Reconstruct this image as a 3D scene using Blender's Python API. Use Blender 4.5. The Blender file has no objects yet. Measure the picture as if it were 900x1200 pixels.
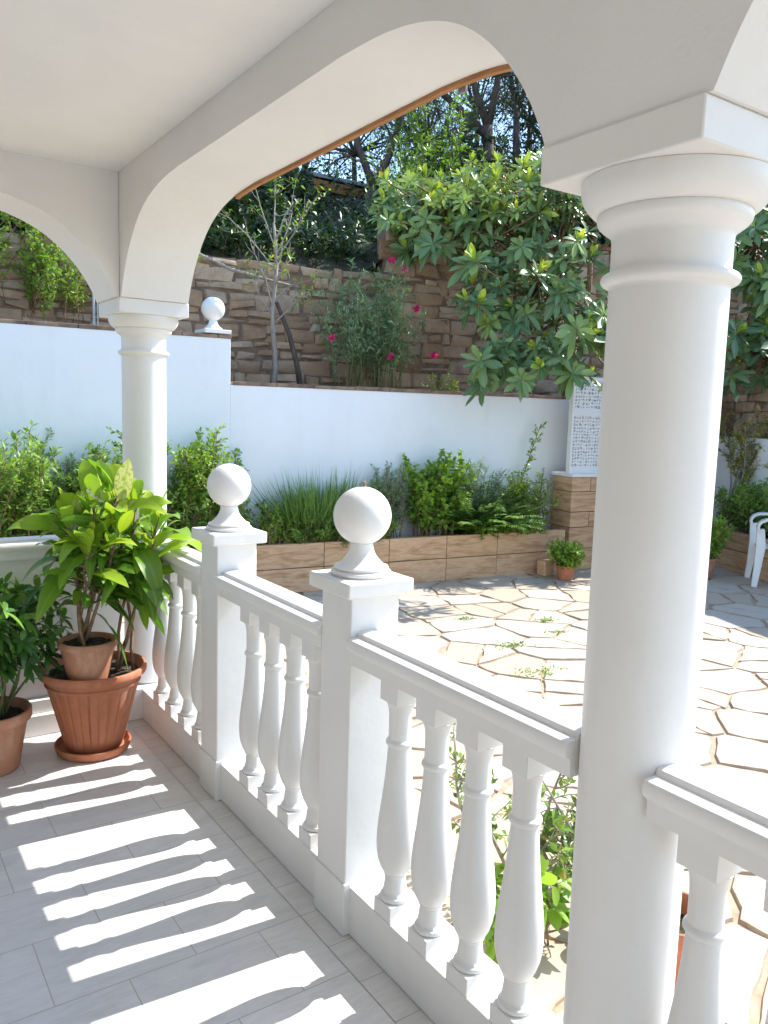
import bpy, math, random
import numpy as np
from mathutils import Vector

S = bpy.context.scene
COL = S.collection
R = math.radians
# ------------------------------------------------------------------ helpers
CAM = np.array([0, 0, 1.6]); F = 939.2 / 1200.0
YAW, PIT, ROL = 0.59982, 0.12379, 0.02974
_f = np.array([math.sin(YAW) * math.cos(PIT), math.cos(YAW) * math.cos(PIT), -math.sin(PIT)])
_r0 = np.array([math.cos(YAW), -math.sin(YAW), 0.0]); _u0 = np.cross(_r0, _f)
_r = math.cos(ROL) * _r0 + math.sin(ROL) * _u0
_u = -math.sin(ROL) * _r0 + math.cos(ROL) * _u0


class MB:
    """collects shapes that become one mesh"""
    def __init__(s):
        s.v = []; s.f = []; s.c = []; s.cur = 0.5; s.e = {}

    def add(s, vs, fs):
        n = len(s.v)
        s.v += [tuple(p) for p in vs]
        s.c += [s.cur] * len(vs)
        s.f += [tuple(i + n for i in f) for f in fs]

    def box(s, x0, x1, y0, y1, z0, z1):
        v = [(x, y, z) for z in (z0, z1) for y in (y0, y1) for x in (x0, x1)]
        s.add(v, [(0, 2, 3, 1), (4, 5, 7, 6), (0, 1, 5, 4), (2, 6, 7, 3), (0, 4, 6, 2), (1, 3, 7, 5)])

    def obox(s, o, u, n, a0, a1, b0, b1, z0, z1):
        v = [(o[0] + u[0] * a + n[0] * b, o[1] + u[1] * a + n[1] * b, z)
             for z in (z0, z1) for b in (b0, b1) for a in (a0, a1)]
        s.add(v, [(0, 2, 3, 1), (4, 5, 7, 6), (0, 1, 5, 4), (2, 6, 7, 3), (0, 4, 6, 2), (1, 3, 7, 5)])

    def lathe(s, prof, cx=0, cy=0, n=48, flute=None, cap=True):
        vs = []
        for (r, z) in prof:
            for k in range(n):
                a = 2 * math.pi * k / n
                rr = r if flute is None else flute(r, z, a)
                vs.append((cx + rr * math.cos(a), cy + rr * math.sin(a), z))
        fs = []
        m = len(prof)
        for i in range(m - 1):
            for k in range(n):
                k2 = (k + 1) % n
                fs.append((i * n + k, i * n + k2, (i + 1) * n + k2, (i + 1) * n + k))
        if cap:
            fs.append(tuple(range(n - 1, -1, -1)))
            fs.append(tuple((m - 1) * n + k for k in range(n)))
        s.add(vs, fs)

    def tube(s, pts, rad, n=6, caps=True):
        pts = [np.array(p, float) for p in pts]
        m = len(pts)
        if not hasattr(rad, '__len__'): rad = [rad] * m
        vs = []; prev = None
        for i, p in enumerate(pts):
            d = pts[min(i + 1, m - 1)] - pts[max(i - 1, 0)]
            d = d / (np.linalg.norm(d) + 1e-9)
            if prev is None:
                a = np.array([0, 0, 1.0]) if abs(d[2]) < .9 else np.array([1.0, 0, 0])
                x = np.cross(a, d)
            else:
                x = prev - d * (prev @ d)
            x = x / (np.linalg.norm(x) + 1e-9); prev = x
            y = np.cross(d, x)
            for k in range(n):
                a = 2 * math.pi * k / n
                vs.append(p + rad[i] * (math.cos(a) * x + math.sin(a) * y))
        fs = [(i * n + k, i * n + (k + 1) % n, (i + 1) * n + (k + 1) % n, (i + 1) * n + k)
              for i in range(m - 1) for k in range(n)]
        if caps:
            fs.append(tuple(range(n - 1, -1, -1))); fs.append(tuple((m - 1) * n + k for k in range(n)))
        s.add(vs, fs)

    def prism(s, prof, axis, a0, a1):
        """closed profile (2D, counter-clockwise) pushed along x or y"""
        n = len(prof)
        vs = []
        for a in (a0, a1):
            for (p, z) in prof:
                vs.append((p, a, z) if axis == 'y' else (a, p, z))
        fs = [(i, (i + 1) % n, n + (i + 1) % n, n + i) for i in range(n)]
        fs += [tuple(range(n - 1, -1, -1)), tuple(range(n, 2 * n))]
        s.add(vs, fs)


ORG = {}


def finish(me, mat, smooth, sharp):
    me.materials.append(mat)
    if smooth:
        me.polygons.foreach_set('use_smooth', [True] * len(me.polygons))
        if sharp: me.set_sharp_from_angle(angle=R(sharp))
    me.update()


def obj(name, mb, mat, parent=None, smooth=True, sharp=38, bevel=0, fixn=True):
    org = ORG.get(parent.name, (0, 0, 0)) if parent else (0, 0, 0)
    me = bpy.data.meshes.new(name)
    v = [(p[0] - org[0], p[1] - org[1], p[2] - org[2]) for p in mb.v]
    me.from_pydata(v, [], mb.f)
    at = me.attributes.new('rnd', 'FLOAT', 'POINT'); at.data.foreach_set('value', mb.c)
    if mb.e:
        at = me.attributes.new('edge', 'FLOAT', 'POINT'); at.data.foreach_set('value', [mb.e.get(i, 0.0) for i in range(len(mb.v))])
    if fixn:
        import bmesh
        bm = bmesh.new(); bm.from_mesh(me)
        bmesh.ops.recalc_face_normals(bm, faces=bm.faces); bm.to_mesh(me); bm.free()
    finish(me, mat, smooth, sharp)
    o = bpy.data.objects.new(name, me); COL.objects.link(o)
    if bevel:
        b = o.modifiers.new('edge', 'BEVEL'); b.width = bevel; b.segments = 2
        b.limit_method = 'ANGLE'; b.angle_limit = R(50); b.harden_normals = False
    if parent:
        o.parent = parent; ORG[o.name] = org
    else:
        ORG[o.name] = (0, 0, 0)
    return o


def tag(o, label, cat, group=None):
    o['label'] = label; o['category'] = cat
    if group: o['group'] = group
    return o


def struct(name, mb, mat, **k):
    o = obj(name, mb, mat, **k); o['kind'] = 'structure'; return o


def thing(name, label, cat, loc=(0, 0, 0), group=None):
    o = bpy.data.objects.new(name, None); COL.objects.link(o)
    o.empty_display_size = .1
    o.location = loc; ORG[o.name] = loc
    return tag(o, label, cat, group)


def copy_tree(o, parent=None):
    c = o.copy(); COL.objects.link(c); c.parent = parent
    for ch in [x for x in bpy.data.objects if x.parent == o]: copy_tree(ch, c)
    return c


def nrm(a):
    a = np.asarray(a, float)
    return a / (np.linalg.norm(a, axis=-1, keepdims=True) + 1e-9)


# ------------------------------------------------------------------ materials
def mat(name):
    m = bpy.data.materials.new(name); m.use_nodes = True
    nt = m.node_tree
    return m, nt, nt.nodes['Principled BSDF'], nt.nodes['Material Output']


def N(nt, t, **k):
    n = nt.nodes.new(t)
    for a, b in k.items():
        if a in n.inputs.keys(): n.inputs[a].default_value = b
        else: setattr(n, a, b)
    return n


def ramp(nt, fac, stops, interp='LINEAR'):
    n = nt.nodes.new('ShaderNodeValToRGB'); n.color_ramp.interpolation = interp
    e = n.color_ramp.elements
    while len(e) < len(stops): e.new(.5)
    for i, (p, c) in enumerate(stops):
        e[i].position = p; e[i].color = (c[0], c[1], c[2], 1)
    nt.links.new(fac, n.inputs[0]); return n.outputs[0]


def mixc(nt, fac, a, b, mode='MIX'):
    n = nt.nodes.new('ShaderNodeMix'); n.data_type = 'RGBA'; n.blend_type = mode
    for sock, v in ((n.inputs[0], fac), (n.inputs[6], a), (n.inputs[7], b)):
        if hasattr(v, 'is_output') or isinstance(v, bpy.types.NodeSocket): nt.links.new(v, sock)
        elif isinstance(v, (int, float)): sock.default_value = v
        else: sock.default_value = (v[0], v[1], v[2], 1)
    return n.outputs[2]


def noise(nt, scale, detail=4, rough=.55, vec=None, stretch=None, dist=0):
    n = nt.nodes.new('ShaderNodeTexNoise')
    n.inputs['Scale'].default_value = scale; n.inputs['Detail'].default_value = detail
    n.inputs['Roughness'].default_value = rough; n.inputs['Distortion'].default_value = dist
    g = nt.nodes.new('ShaderNodeNewGeometry')
    src = g.outputs['Position'] if vec is None else vec
    if stretch:
        mp = nt.nodes.new('ShaderNodeMapping'); mp.inputs['Scale'].default_value = stretch
        nt.links.new(src, mp.inputs[0]); src = mp.outputs[0]
    nt.links.new(src, n.inputs['Vector'])
    return n.outputs['Fac']


def bump(nt, b, h, strength=.3, dist=.01, prev=None):
    n = nt.nodes.new('ShaderNodeBump'); n.inputs['Strength'].default_value = strength
    n.inputs['Distance'].default_value = dist
    nt.links.new(h, n.inputs['Height'])
    if prev: nt.links.new(prev, n.inputs['Normal'])
    nt.links.new(n.outputs[0], b.inputs['Normal']); return n.outputs[0]


def attr(nt, name):
    a = nt.nodes.new('ShaderNodeAttribute'); a.attribute_name = name; return a.outputs['Fac']


def paint(name, c, dirt=.06, rough=.5, bstr=.12, grain=70, dc=(.55, .52, .47)):
    m, nt, b, o = mat(name)
    big = noise(nt, 1.7, 5, .6); sm = noise(nt, 22, 4, .6)
    f = ramp(nt, big, [(.35, (0, 0, 0)), (.75, (1, 1, 1))])
    c1 = mixc(nt, f, c, tuple(x * (1 - dirt) for x in c))
    f2 = ramp(nt, sm, [(.62, (0, 0, 0)), (.8, (dirt * 1.6,) * 3)])
    c2 = mixc(nt, f2, c1, dc)
    nt.links.new(c2, b.inputs['Base Color'])
    b.inputs['Roughness'].default_value = rough
    p = bump(nt, b, noise(nt, grain, 3, .6), bstr, .002)
    bump(nt, b, noise(nt, 6, 3, .5), bstr * 1.6, .006, p)
    return m


WHITE = paint('white_paint', (.77, .755, .73), .07, .45, .2)
PLASTER = paint('porch_plaster', (.77, .76, .74), .08, .8, .5, 90)
GARDEN_WHITE = paint('garden_wall_whitewash', (.86, .88, .89), .04, .85, .25, 60)


def weather(m, c, lump):
    nt = m.node_tree; b = nt.nodes['Principled BSDF']; src = b.inputs['Base Color'].links[0].from_socket
    st = noise(nt, 5, 5, .6, stretch=(1, 1, .12)); bl = noise(nt, 2.2, 6, .65)
    f = mixc(nt, 1.0, ramp(nt, st, [(.48, (0, 0, 0)), (.72, (.30,) * 3)]), ramp(nt, bl, [(.35, (0, 0, 0)), (.7, (1,) * 3)]), 'MULTIPLY')
    nt.links.new(mixc(nt, f, src, c), b.inputs['Base Color'])
    b1 = noise(nt, 3.5, 4, .6); n = N(nt, 'ShaderNodeBump'); n.inputs['Strength'].default_value = lump; n.inputs['Distance'].default_value = .02
    nt.links.new(b1, n.inputs['Height']); nt.links.new(b.inputs['Normal'].links[0].from_socket, n.inputs['Normal']); nt.links.new(n.outputs[0], b.inputs['Normal'])


weather(GARDEN_WHITE, (.62, .60, .56), .35)
weather(WHITE, (.60, .57, .52), .07)


def m_tiles(name, w, h, ox, oy, off, mortar=.0016):
    m, nt, b, o = mat(name)
    g = nt.nodes.new('ShaderNodeNewGeometry')
    mp = nt.nodes.new('ShaderNodeMapping'); mp.inputs['Location'].default_value = (-ox, -oy, 0)
    nt.links.new(g.outputs['Position'], mp.inputs[0])
    br = nt.nodes.new('ShaderNodeTexBrick'); br.offset = off; br.squash = 1
    br.inputs['Scale'].default_value = 1; br.inputs['Brick Width'].default_value = w
    br.inputs['Row Height'].default_value = h; br.inputs['Mortar Size'].default_value = mortar
    br.inputs['Mortar Smooth'].default_value = .15
    br.inputs['Color1'].default_value = (.2, .2, .2, 1); br.inputs['Color2'].default_value = (.8, .8, .8, 1)
    br.inputs['Mortar'].default_value = (.5, .5, .5, 1)
    nt.links.new(mp.outputs[0], br.inputs['Vector'])
    st = noise(nt, 3.0, 7, .66, stretch=(1.0, 3.0, 1), dist=1.6)
    fine = noise(nt, 14, 5, .6, stretch=(1.0, 9, 1))
    c = ramp(nt, st, [(.3, (.58, .565, .54)), (.52, (.69, .675, .655)), (.72, (.75, .74, .72))])
    c = mixc(nt, .25, c, ramp(nt, fine, [(.35, (.50, .48, .455)), (.65, (.74, .725, .705))]))
    tv = ramp(nt, br.outputs['Color'], [(0, (.93, .93, .93)), (1, (1.05, 1.05, 1.05))])
    c = mixc(nt, 1.0, c, tv, 'MULTIPLY')
    c = mixc(nt, br.outputs['Fac'], c, (.40, .375, .345))
    nt.links.new(c, b.inputs['Base Color'])
    rg = ramp(nt, fine, [(.3, (.30,) * 3), (.7, (.45,) * 3)])
    nt.links.new(rg, b.inputs['Roughness'])
    inv = N(nt, 'ShaderNodeMath', operation='SUBTRACT'); inv.inputs[0].default_value = 1
    nt.links.new(br.outputs['Fac'], inv.inputs[1])
    p = bump(nt, b, inv.outputs[0], .4, .001)
    bump(nt, b, fine, .06, .002, p)
    return m


TILE = m_tiles('porch_tile', .395, .2985, .61 - .395, 2.0885, .5)
TILE_EDGE = m_tiles('porch_edge_tile', .3, .176, 1.0, 2.0885, .0)


def m_flag():
    m, nt, b, o = mat('flagstone')
    r = attr(nt, 'rnd')
    c = ramp(nt, r, [(0, (.44, .36, .265)), (.35, (.49, .42, .33)), (.6, (.53, .465, .375)), (.85, (.48, .43, .37)), (1, (.49, .39, .285))])
    n1 = noise(nt, 2.3, 7, .65, dist=.8); n2 = noise(nt, 18, 5, .65)
    c = mixc(nt, ramp(nt, n1, [(.42, (0, 0, 0)), (.7, (.35,) * 3)]), c, (.48, .37, .26))
    c = mixc(nt, ramp(nt, n2, [(.55, (0, 0, 0)), (.75, (.4,) * 3)]), c, (.52, .45, .36))
    n3 = noise(nt, 1.1, 3, .6)
    c = mixc(nt, ramp(nt, n3, [(.55, (0, 0, 0)), (.75, (.35,) * 3)]), c, (.38, .34, .29))
    ed = nt.nodes.new('ShaderNodeMath'); ed.operation = 'MULTIPLY'; nt.links.new(attr(nt, 'edge'), ed.inputs[0]); nt.links.new(ramp(nt, n2, [(.35, (.3,) * 3), (.65, (1,) * 3)]), ed.inputs[1])
    c = mixc(nt, ed.outputs[0], c, (.33, .225, .145))
    nt.links.new(c, b.inputs['Base Color']); b.inputs['Roughness'].default_value = .72
    p = bump(nt, b, n1, .5, .012); bump(nt, b, n2, .35, .004, p)
    return m


FLAG = m_flag()


def simple(name, c1, c2, scale=8, rough=.8, bs=.4, bd=.01, stretch=None, detail=6, lo=.35, hi=.68, metal=0):
    m, nt, b, o = mat(name)
    n = noise(nt, scale, detail, .62, stretch=stretch)
    nt.links.new(ramp(nt, n, [(lo, c1), (hi, c2)]), b.inputs['Base Color'])
    b.inputs['Roughness'].default_value = rough; b.inputs['Metallic'].default_value = metal
    bump(nt, b, n, bs, bd); return m


MORTAR = simple('flagstone_joint', (.33, .245, .165), (.47, .38, .28), 14, .95)
EARTH = simple('dry_earth', (.10, .065, .04), (.24, .16, .10), 9, .95, .6, .03)
SOIL = simple('potting_soil', (.018, .012, .008), (.09, .06, .04), 60, .95, 1, .01)
SCRUB = simple('hill_scrub', (.018, .022, .012), (.085, .07, .04), 3, .95, .8, .1)
BARK = simple('bark_dark', (.045, .035, .03), (.13, .10, .08), 20, .9, .8, .02, (1, 1, .25))
BARKP = simple('bark_pale', (.22, .19, .16), (.36, .32, .28), 26, .85, .5, .006, (1, 1, .3))
TWIG = simple('twig_tan', (.16, .10, .055), (.32, .22, .13), 40, .8, .4, .003)
GTWIG = simple('twig_green', (.10, .13, .04), (.19, .20, .08), 40, .7, .2, .003)
TIMBER = simple('orange_timber', (.30, .125, .035), (.48, .23, .075), 9, .6, .3, .004, (6, .6, 6))
SHEDM = simple('shed_timber', (.10, .055, .035), (.20, .12, .075), 6, .9, .3, .01, (5, 5, .4))
METAL = simple('roof_sheet', (.24, .25, .27), (.36, .38, .40), 5, .5, .1, .01)
PLASTIC = simple('white_plastic', (.74, .73, .71), (.80, .79, .77), 3, .35, .05, .002)
COPE = simple('cap_stone', (.16, .10, .07), (.36, .25, .18), 7, .9, .6, .01)
PIPE = simple('galvanised_pipe', (.45, .46, .47), (.6, .61, .62), 8, .45, .1, .002, metal=.3)


def m_terra(name, base, light, stain=.5):
    m, nt, b, o = mat(name)
    n1 = noise(nt, 6, 6, .62, dist=.4); n2 = noise(nt, 40, 4, .6)
    c = mixc(nt, ramp(nt, n1, [(.35, (0, 0, 0)), (.7, (1, 1, 1))]), base, tuple(x * .72 for x in base))
    c = mixc(nt, ramp(nt, noise(nt, 11, 6, .7, stretch=(1, 1, .45)), [(.5, (0, 0, 0)), (.72, (stain,) * 3)]), c, light)
    nt.links.new(c, b.inputs['Base Color']); b.inputs['Roughness'].default_value = .68
    p = bump(nt, b, n2, .25, .002); bump(nt, b, n1, .25, .004, p); return m


TERRA = m_terra('terracotta_red', (.47, .165, .08), (.55, .31, .21), .5)
TERRA2 = m_terra('terracotta_pale', (.49, .225, .13), (.58, .42, .32), .6)


def m_stone():
    m, nt, b, o = mat('rubble_stone')
    r = attr(nt, 'rnd')
    c = ramp(nt, r, [(0, (.28, .165, .095)), (.3, (.42, .27, .165)), (.55, (.53, .36, .23)), (.8, (.44, .34, .25)), (1, (.62, .46, .32))])
    n1 = noise(nt, 5, 7, .68, dist=.6); n2 = noise(nt, 30, 6, .7)
    c = mixc(nt, ramp(nt, n1, [(.4, (0, 0, 0)), (.7, (.6,) * 3)]), c, (.20, .13, .09))
    c = mixc(nt, ramp(nt, n2, [(.52, (0, 0, 0)), (.75, (.6,) * 3)]), c, (.48, .39, .30))
    nt.links.new(c, b.inputs['Base Color']); b.inputs['Roughness'].default_value = .9
    p = bump(nt, b, n1, .9, .03); bump(nt, b, n2, .7, .01, p); return m


STONE = m_stone()
STONE_GAP = simple('stone_mortar', (.15, .10, .07), (.28, .20, .145), 12, .95)


def m_plank():
    m, nt, b, o = mat('planter_stoneware')
    r = attr(nt, 'rnd')
    cb = N(nt, 'ShaderNodeCombineXYZ'); nt.links.new(r, cb.inputs[2])
    g = nt.nodes.new('ShaderNodeNewGeometry')
    ad = N(nt, 'ShaderNodeVectorMath', operation='MULTIPLY_ADD')
    nt.links.new(cb.outputs[0], ad.inputs[0]); ad.inputs[1].default_value = (0, 0, 9); nt.links.new(g.outputs['Position'], ad.inputs[2])
    n1 = noise(nt, 4, 7, .6, vec=ad.outputs[0], stretch=(.55, .55, 4.2), dist=1.4)
    n2 = noise(nt, 20, 5, .65, vec=ad.outputs[0], stretch=(.5, .5, 3))
    c = ramp(nt, n1, [(.26, (.24, .115, .05)), (.42, (.46, .25, .125)), (.55, (.62, .40, .235)), (.75, (.54, .32, .175))])
    c = mixc(nt, .3, c, ramp(nt, n2, [(.35, (.34, .18, .09)), (.65, (.66, .44, .27))]))
    nt.links.new(c, b.inputs['Base Color']); b.inputs['Roughness'].default_value = .6
    p = bump(nt, b, n1, .3, .006); bump(nt, b, n2, .2, .003, p); return m


PLANK = m_plank()
GROUT = simple('dark_grout', (.06, .04, .03), (.12, .08, .055), 20, .9)


def m_leaf(name, stops, rough=.42, trans=.3, vein=.0, vcol=(.5, .6, .2), spots=None, coat=0):
    m, nt, b, o = mat(name)
    c = ramp(nt, attr(nt, 'rnd'), stops)
    if spots:
        n = noise(nt, spots[0], 3, .6, dist=1.5)
        c = mixc(nt, ramp(nt, n, [(spots[1], (0, 0, 0)), (spots[1] + .05, (1, 1, 1))]), c, spots[2])
    if vein:
        s = attr(nt, 'side')
        c = mixc(nt, ramp(nt, s, [(0, (vein,) * 3), (.10, (vein * .8,) * 3), (.16, (0, 0, 0))]), c, vcol)
    nt.links.new(c, b.inputs['Base Color']); b.inputs['Roughness'].default_value = rough
    tr = nt.nodes.new('ShaderNodeBsdfTranslucent')
    bright = mixc(nt, 1.0, c, (1.25, 1.35, .6), 'MULTIPLY'); nt.links.new(bright, tr.inputs[0])
    mx = nt.nodes.new('ShaderNodeMixShader'); mx.inputs[0].default_value = trans
    nt.links.new(b.outputs[0], mx.inputs[1]); nt.links.new(tr.outputs[0], mx.inputs[2])
    nt.links.new(mx.outputs[0], o.inputs['Surface']); return m


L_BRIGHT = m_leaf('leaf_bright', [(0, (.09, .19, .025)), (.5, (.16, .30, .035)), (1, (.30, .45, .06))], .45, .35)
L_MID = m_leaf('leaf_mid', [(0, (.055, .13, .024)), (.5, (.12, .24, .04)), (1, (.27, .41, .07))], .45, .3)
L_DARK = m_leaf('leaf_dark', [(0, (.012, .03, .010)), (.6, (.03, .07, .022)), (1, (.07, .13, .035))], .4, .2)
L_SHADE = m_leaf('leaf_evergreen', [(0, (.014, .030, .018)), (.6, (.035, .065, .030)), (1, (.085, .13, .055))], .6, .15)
L_GREY = m_leaf('leaf_greygreen', [(0, (.10, .18, .10)), (.5, (.18, .29, .155)), (1, (.29, .40, .21))], .5, .25)
L_GRASS = m_leaf('grass_blade', [(0, (.08, .16, .035)), (.5, (.15, .28, .06)), (1, (.30, .42, .12))], .5, .3)
L_LOQ = m_leaf('leaf_big_rosette', [(0, (.06, .12, .045)), (.4, (.145, .235, .085)), (.65, (.26, .36, .10)), (.84, (.38, .47, .08)), (.86, (.34, .44, .05)), (1, (.52, .58, .08))], .36, .2, .5, (.24, .33, .14))
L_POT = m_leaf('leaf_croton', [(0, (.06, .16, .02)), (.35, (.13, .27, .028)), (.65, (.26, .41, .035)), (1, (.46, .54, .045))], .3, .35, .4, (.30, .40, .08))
L_CREAM = m_leaf('leaf_cream', [(0, (.55, .55, .30)), (1, (.66, .62, .42))], .35, .3, .5, (.3, .42, .06), (46, .53, (.30, .42, .06)))
L_SCHEFF = m_leaf('leaf_pot_dark', [(0, (.028, .09, .02)), (.5, (.065, .17, .03)), (1, (.16, .31, .04))], .3, .22, .35, (.12, .22, .06))
L_YEL = m_leaf('leaf_yellowing', [(0, (.14, .17, .04)), (.6, (.26, .28, .06)), (1, (.42, .30, .08))], .5, .35)
PETAL = m_leaf('petal_pink', [(0, (.55, .02, .14)), (1, (.75, .05, .25))], .5, .3)
PETALR = m_leaf('bud_red', [(0, (.55, .05, .03)), (1, (.65, .12, .05))], .5, .2)

# ------------------------------------------------------------------ leaves
T_KITE = ([(0, 0, 0), (.45, -.5, .10), (.45, .5, .10), (1, 0, 0), (.45, 0, 0)], [(0, 4, 1), (0, 2, 4), (1, 4, 3), (4, 2, 3)])
T_SMALL = ([(0, 0, 0), (.5, -.5, .08), (.5, .5, .08), (1, 0, 0)], [(0, 3, 1), (0, 2, 3)])


def t_long(n=6, prof=None, fold=.12):
    vs = [(0, 0, 0)]; fs = []
    for i in range(1, n):
        t = i / n
        w = prof(t) if prof else math.sin(math.pi * min(1, t ** .8)) ** .8
        vs += [(t, -.5 * w, fold * w), (t, 0, 0), (t, .5 * w, fold * w)]
    vs.append((1, 0, 0))
    fs += [(0, 2, 1), (0, 3, 2)]
    for i in range(n - 2):
        a = 1 + 3 * i
        fs += [(a, a + 1, a + 4, a + 3), (a + 1, a + 2, a + 5, a + 4)]
    a = 1 + 3 * (n - 2); e = len(vs) - 1
    fs += [(a, a + 1, e), (a + 1, a + 2, e)]
    return vs, fs


T_BROAD = t_long(6, lambda t: math.sin(math.pi * t ** .85) ** .7 if t < 1 else 0, .10)
T_BIG = t_long(9, lambda t: math.sin(math.pi * t ** .9) ** .75, .12)
def wavy(tpl, amp):
    vs, fs = tpl
    return [(t, s_, h + amp * math.sin(t * 11 + (2 if s_ > 0 else 0)) * abs(s_) + .10 * math.sin(t * 3.1) * s_) for t, s_, h in vs], fs


T_BIG2 = wavy(T_BIG, .22)
T_OBOV = t_long(5, lambda t: math.sin(math.pi * t ** 1.5) ** .75 * .95 + .1 * (1 - t), .10)
T_BLADE = t_long(6, lambda t: (1 - t) ** .6 * min(1, t * 8 + .3), .15)


def leaves(name, tpl, pos, dr, nm, L, W, rnd, mt, parent, droop=0, curl=None):
    """one mesh of many leaves. droop: how far the tip sags, in leaf lengths"""
    pos = np.asarray(pos, float); n = len(pos)
    if n == 0: return None
    dr = nrm(dr); nm = np.asarray(nm, float)
    nm = nrm(nm - dr * (nm * dr).sum(1, keepdims=True))
    sd = np.cross(dr, nm)
    L = np.broadcast_to(np.asarray(L, float), (n,)); W = np.broadcast_to(np.asarray(W, float), (n,))
    droop = np.broadcast_to(np.asarray(droop, float), (n,))
    tv = np.array(tpl[0]); K = len(tv)
    t, s, h = tv[:, 0], tv[:, 1], tv[:, 2]
    P = (pos[:, None] + dr[:, None] * (t[None, :, None] * L[:, None, None])
         + sd[:, None] * (s[None, :, None] * W[:, None, None]) + nm[:, None] * (h[None, :, None] * W[:, None, None]))
    # sag: bend towards the ground and pull back a little
    sag = droop[:, None] * L[:, None] * (t[None] ** 2)
    P[:, :, 2] -= sag
    P -= dr[:, None] * (sag * .35)[:, :, None]
    org = np.array(ORG.get(parent.name, (0, 0, 0)) if parent else (0, 0, 0), float)
    P = (P - org).reshape(-1, 3)
    me = bpy.data.meshes.new(name)
    loops = []; starts = []; tot = 0
    fs = tpl[1]
    base = np.arange(n)[:, None] * K
    # per-leaf face layout
    flat = np.array([i for f in fs for i in f]); cnt = np.array([len(f) for f in fs])
    loops = (base + flat[None]).reshape(-1)
    st1 = np.concatenate([[0], np.cumsum(cnt)[:-1]])
    starts = (np.arange(n)[:, None] * cnt.sum() + st1[None]).reshape(-1)
    me.vertices.add(len(P)); me.vertices.foreach_set('co', P.reshape(-1))
    me.loops.add(len(loops)); me.loops.foreach_set('vertex_index', loops.astype(np.int32))
    me.polygons.add(len(starts)); me.polygons.foreach_set('loop_start', starts.astype(np.int32))
    me.update(calc_edges=True)
    a = me.attributes.new('rnd', 'FLOAT', 'POINT'); a.data.foreach_set('value', np.repeat(np.asarray(rnd, float), K).astype(np.float32))
    a = me.attributes.new('side', 'FLOAT', 'POINT'); a.data.foreach_set('value', np.tile(np.abs(s) * 2, n).astype(np.float32))
    me.materials.append(mt)
    me.polygons.foreach_set('use_smooth', [True] * len(me.polygons))
    me.validate(); me.update()
    o = bpy.data.objects.new(name, me); COL.objects.link(o)
    if parent: o.parent = parent
    return o


def poly(rng, p, d, L, n=6, wander=.18, lift=0.0):
    p = np.array(p, float); d = nrm(d); out = [p]
    for i in range(n):
        d = nrm(d + rng.normal(0, wander, 3) + np.array([0, 0, lift]))
        p = p + d * (L / n); out.append(p)
    return np.array(out)


def along(pts, t):
    x = t * (len(pts) - 1); i = min(int(x), len(pts) - 2); f = x - i
    return pts[i] * (1 - f) + pts[i + 1] * f, nrm(pts[i + 1] - pts[i])


class Leafer:
    def __init__(s): s.p = []; s.d = []; s.n = []; s.L = []; s.W = []; s.r = []; s.dp = []
    def add(s, p, d, n, L, W, r, dp=0.):
        s.p.append(p); s.d.append(d); s.n.append(n); s.L.append(L); s.W.append(W); s.r.append(r); s.dp.append(dp)
    def build(s, name, tpl, mt, parent):
        return leaves(name, tpl, s.p, s.d, s.n, s.L, s.W, s.r, mt, parent, s.dp)


def bush(root, seed, bases, n, h, lean, twigs, tl, lpt, LL, LW, mt, stem_mt=TWIG, tpl=T_KITE, droop=.15, lift=.02,
         wander=.16, r0=.007, spread=.8, tipbright=.35, t0=.2, updir=.25, yellow=None, bias=(0, 0, 0), terminal=True):
    """bases: function(rng)->point. h: (min,max) stem length"""
    rng = np.random.default_rng(seed)
    tb = MB(); lf = Leafer(); lf2 = Leafer()
    for i in range(n):
        b = bases(rng); a = rng.uniform(0, 2 * math.pi); le = lean * rng.uniform(.1, 1)
        H = rng.uniform(*h)
        st = poly(rng, b, np.array([math.cos(a) * le, math.sin(a) * le, 1]) + np.array(bias), H, 7, wander * .7, lift)
        tb.tube(st, np.linspace(r0, r0 * .3, len(st)), 5)
        for k in range(twigs):
            t = t0 + (1 - t0) * (k + rng.uniform(0, .9)) / twigs
            p, d = along(st, min(t, .999))
            q = rng.normal(0, 1, 3); q = nrm(q - d * (q @ d))
            td = nrm(d * .55 + q * spread + np.array([0, 0, updir]))
            TL = tl * rng.uniform(.5, 1.1) * (1.15 - .5 * t)
            tw = poly(rng, p, td, TL, 4, wander, lift)
            tb.tube(tw, np.linspace(r0 * .35, r0 * .15, len(tw)), 4, caps=False)
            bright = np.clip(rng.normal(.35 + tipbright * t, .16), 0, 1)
            for j in range(lpt):
                tt = (j + rng.uniform(.3, 1)) / lpt
                pp, dd = along(tw, min(tt, .999))
                q = rng.normal(0, 1, 3); q = nrm(q - dd * (q @ dd))
                ld = nrm(dd * .55 + q * .9 + np.array([0, 0, .12]))
                nn = nrm(np.array([0, 0, 1.0]) + rng.normal(0, .45, 3))
                s = rng.uniform(.65, 1.15)
                tgt = lf2 if (yellow and rng.random() < yellow[0]) else lf
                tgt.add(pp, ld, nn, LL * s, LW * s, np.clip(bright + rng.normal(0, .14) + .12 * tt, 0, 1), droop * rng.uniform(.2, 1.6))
    obj('stem', tb, stem_mt, root, sharp=0, fixn=False)
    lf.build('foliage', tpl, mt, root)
    if yellow and lf2.p: lf2.build('yellow_leaves', tpl, yellow[1], root)


def disk(c, r):
    def f(rng):
        a = rng.uniform(0, 2 * math.pi); q = r * math.sqrt(rng.random())
        return np.array([c[0] + q * math.cos(a), c[1] + q * math.sin(a), c[2]])
    return f


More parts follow.
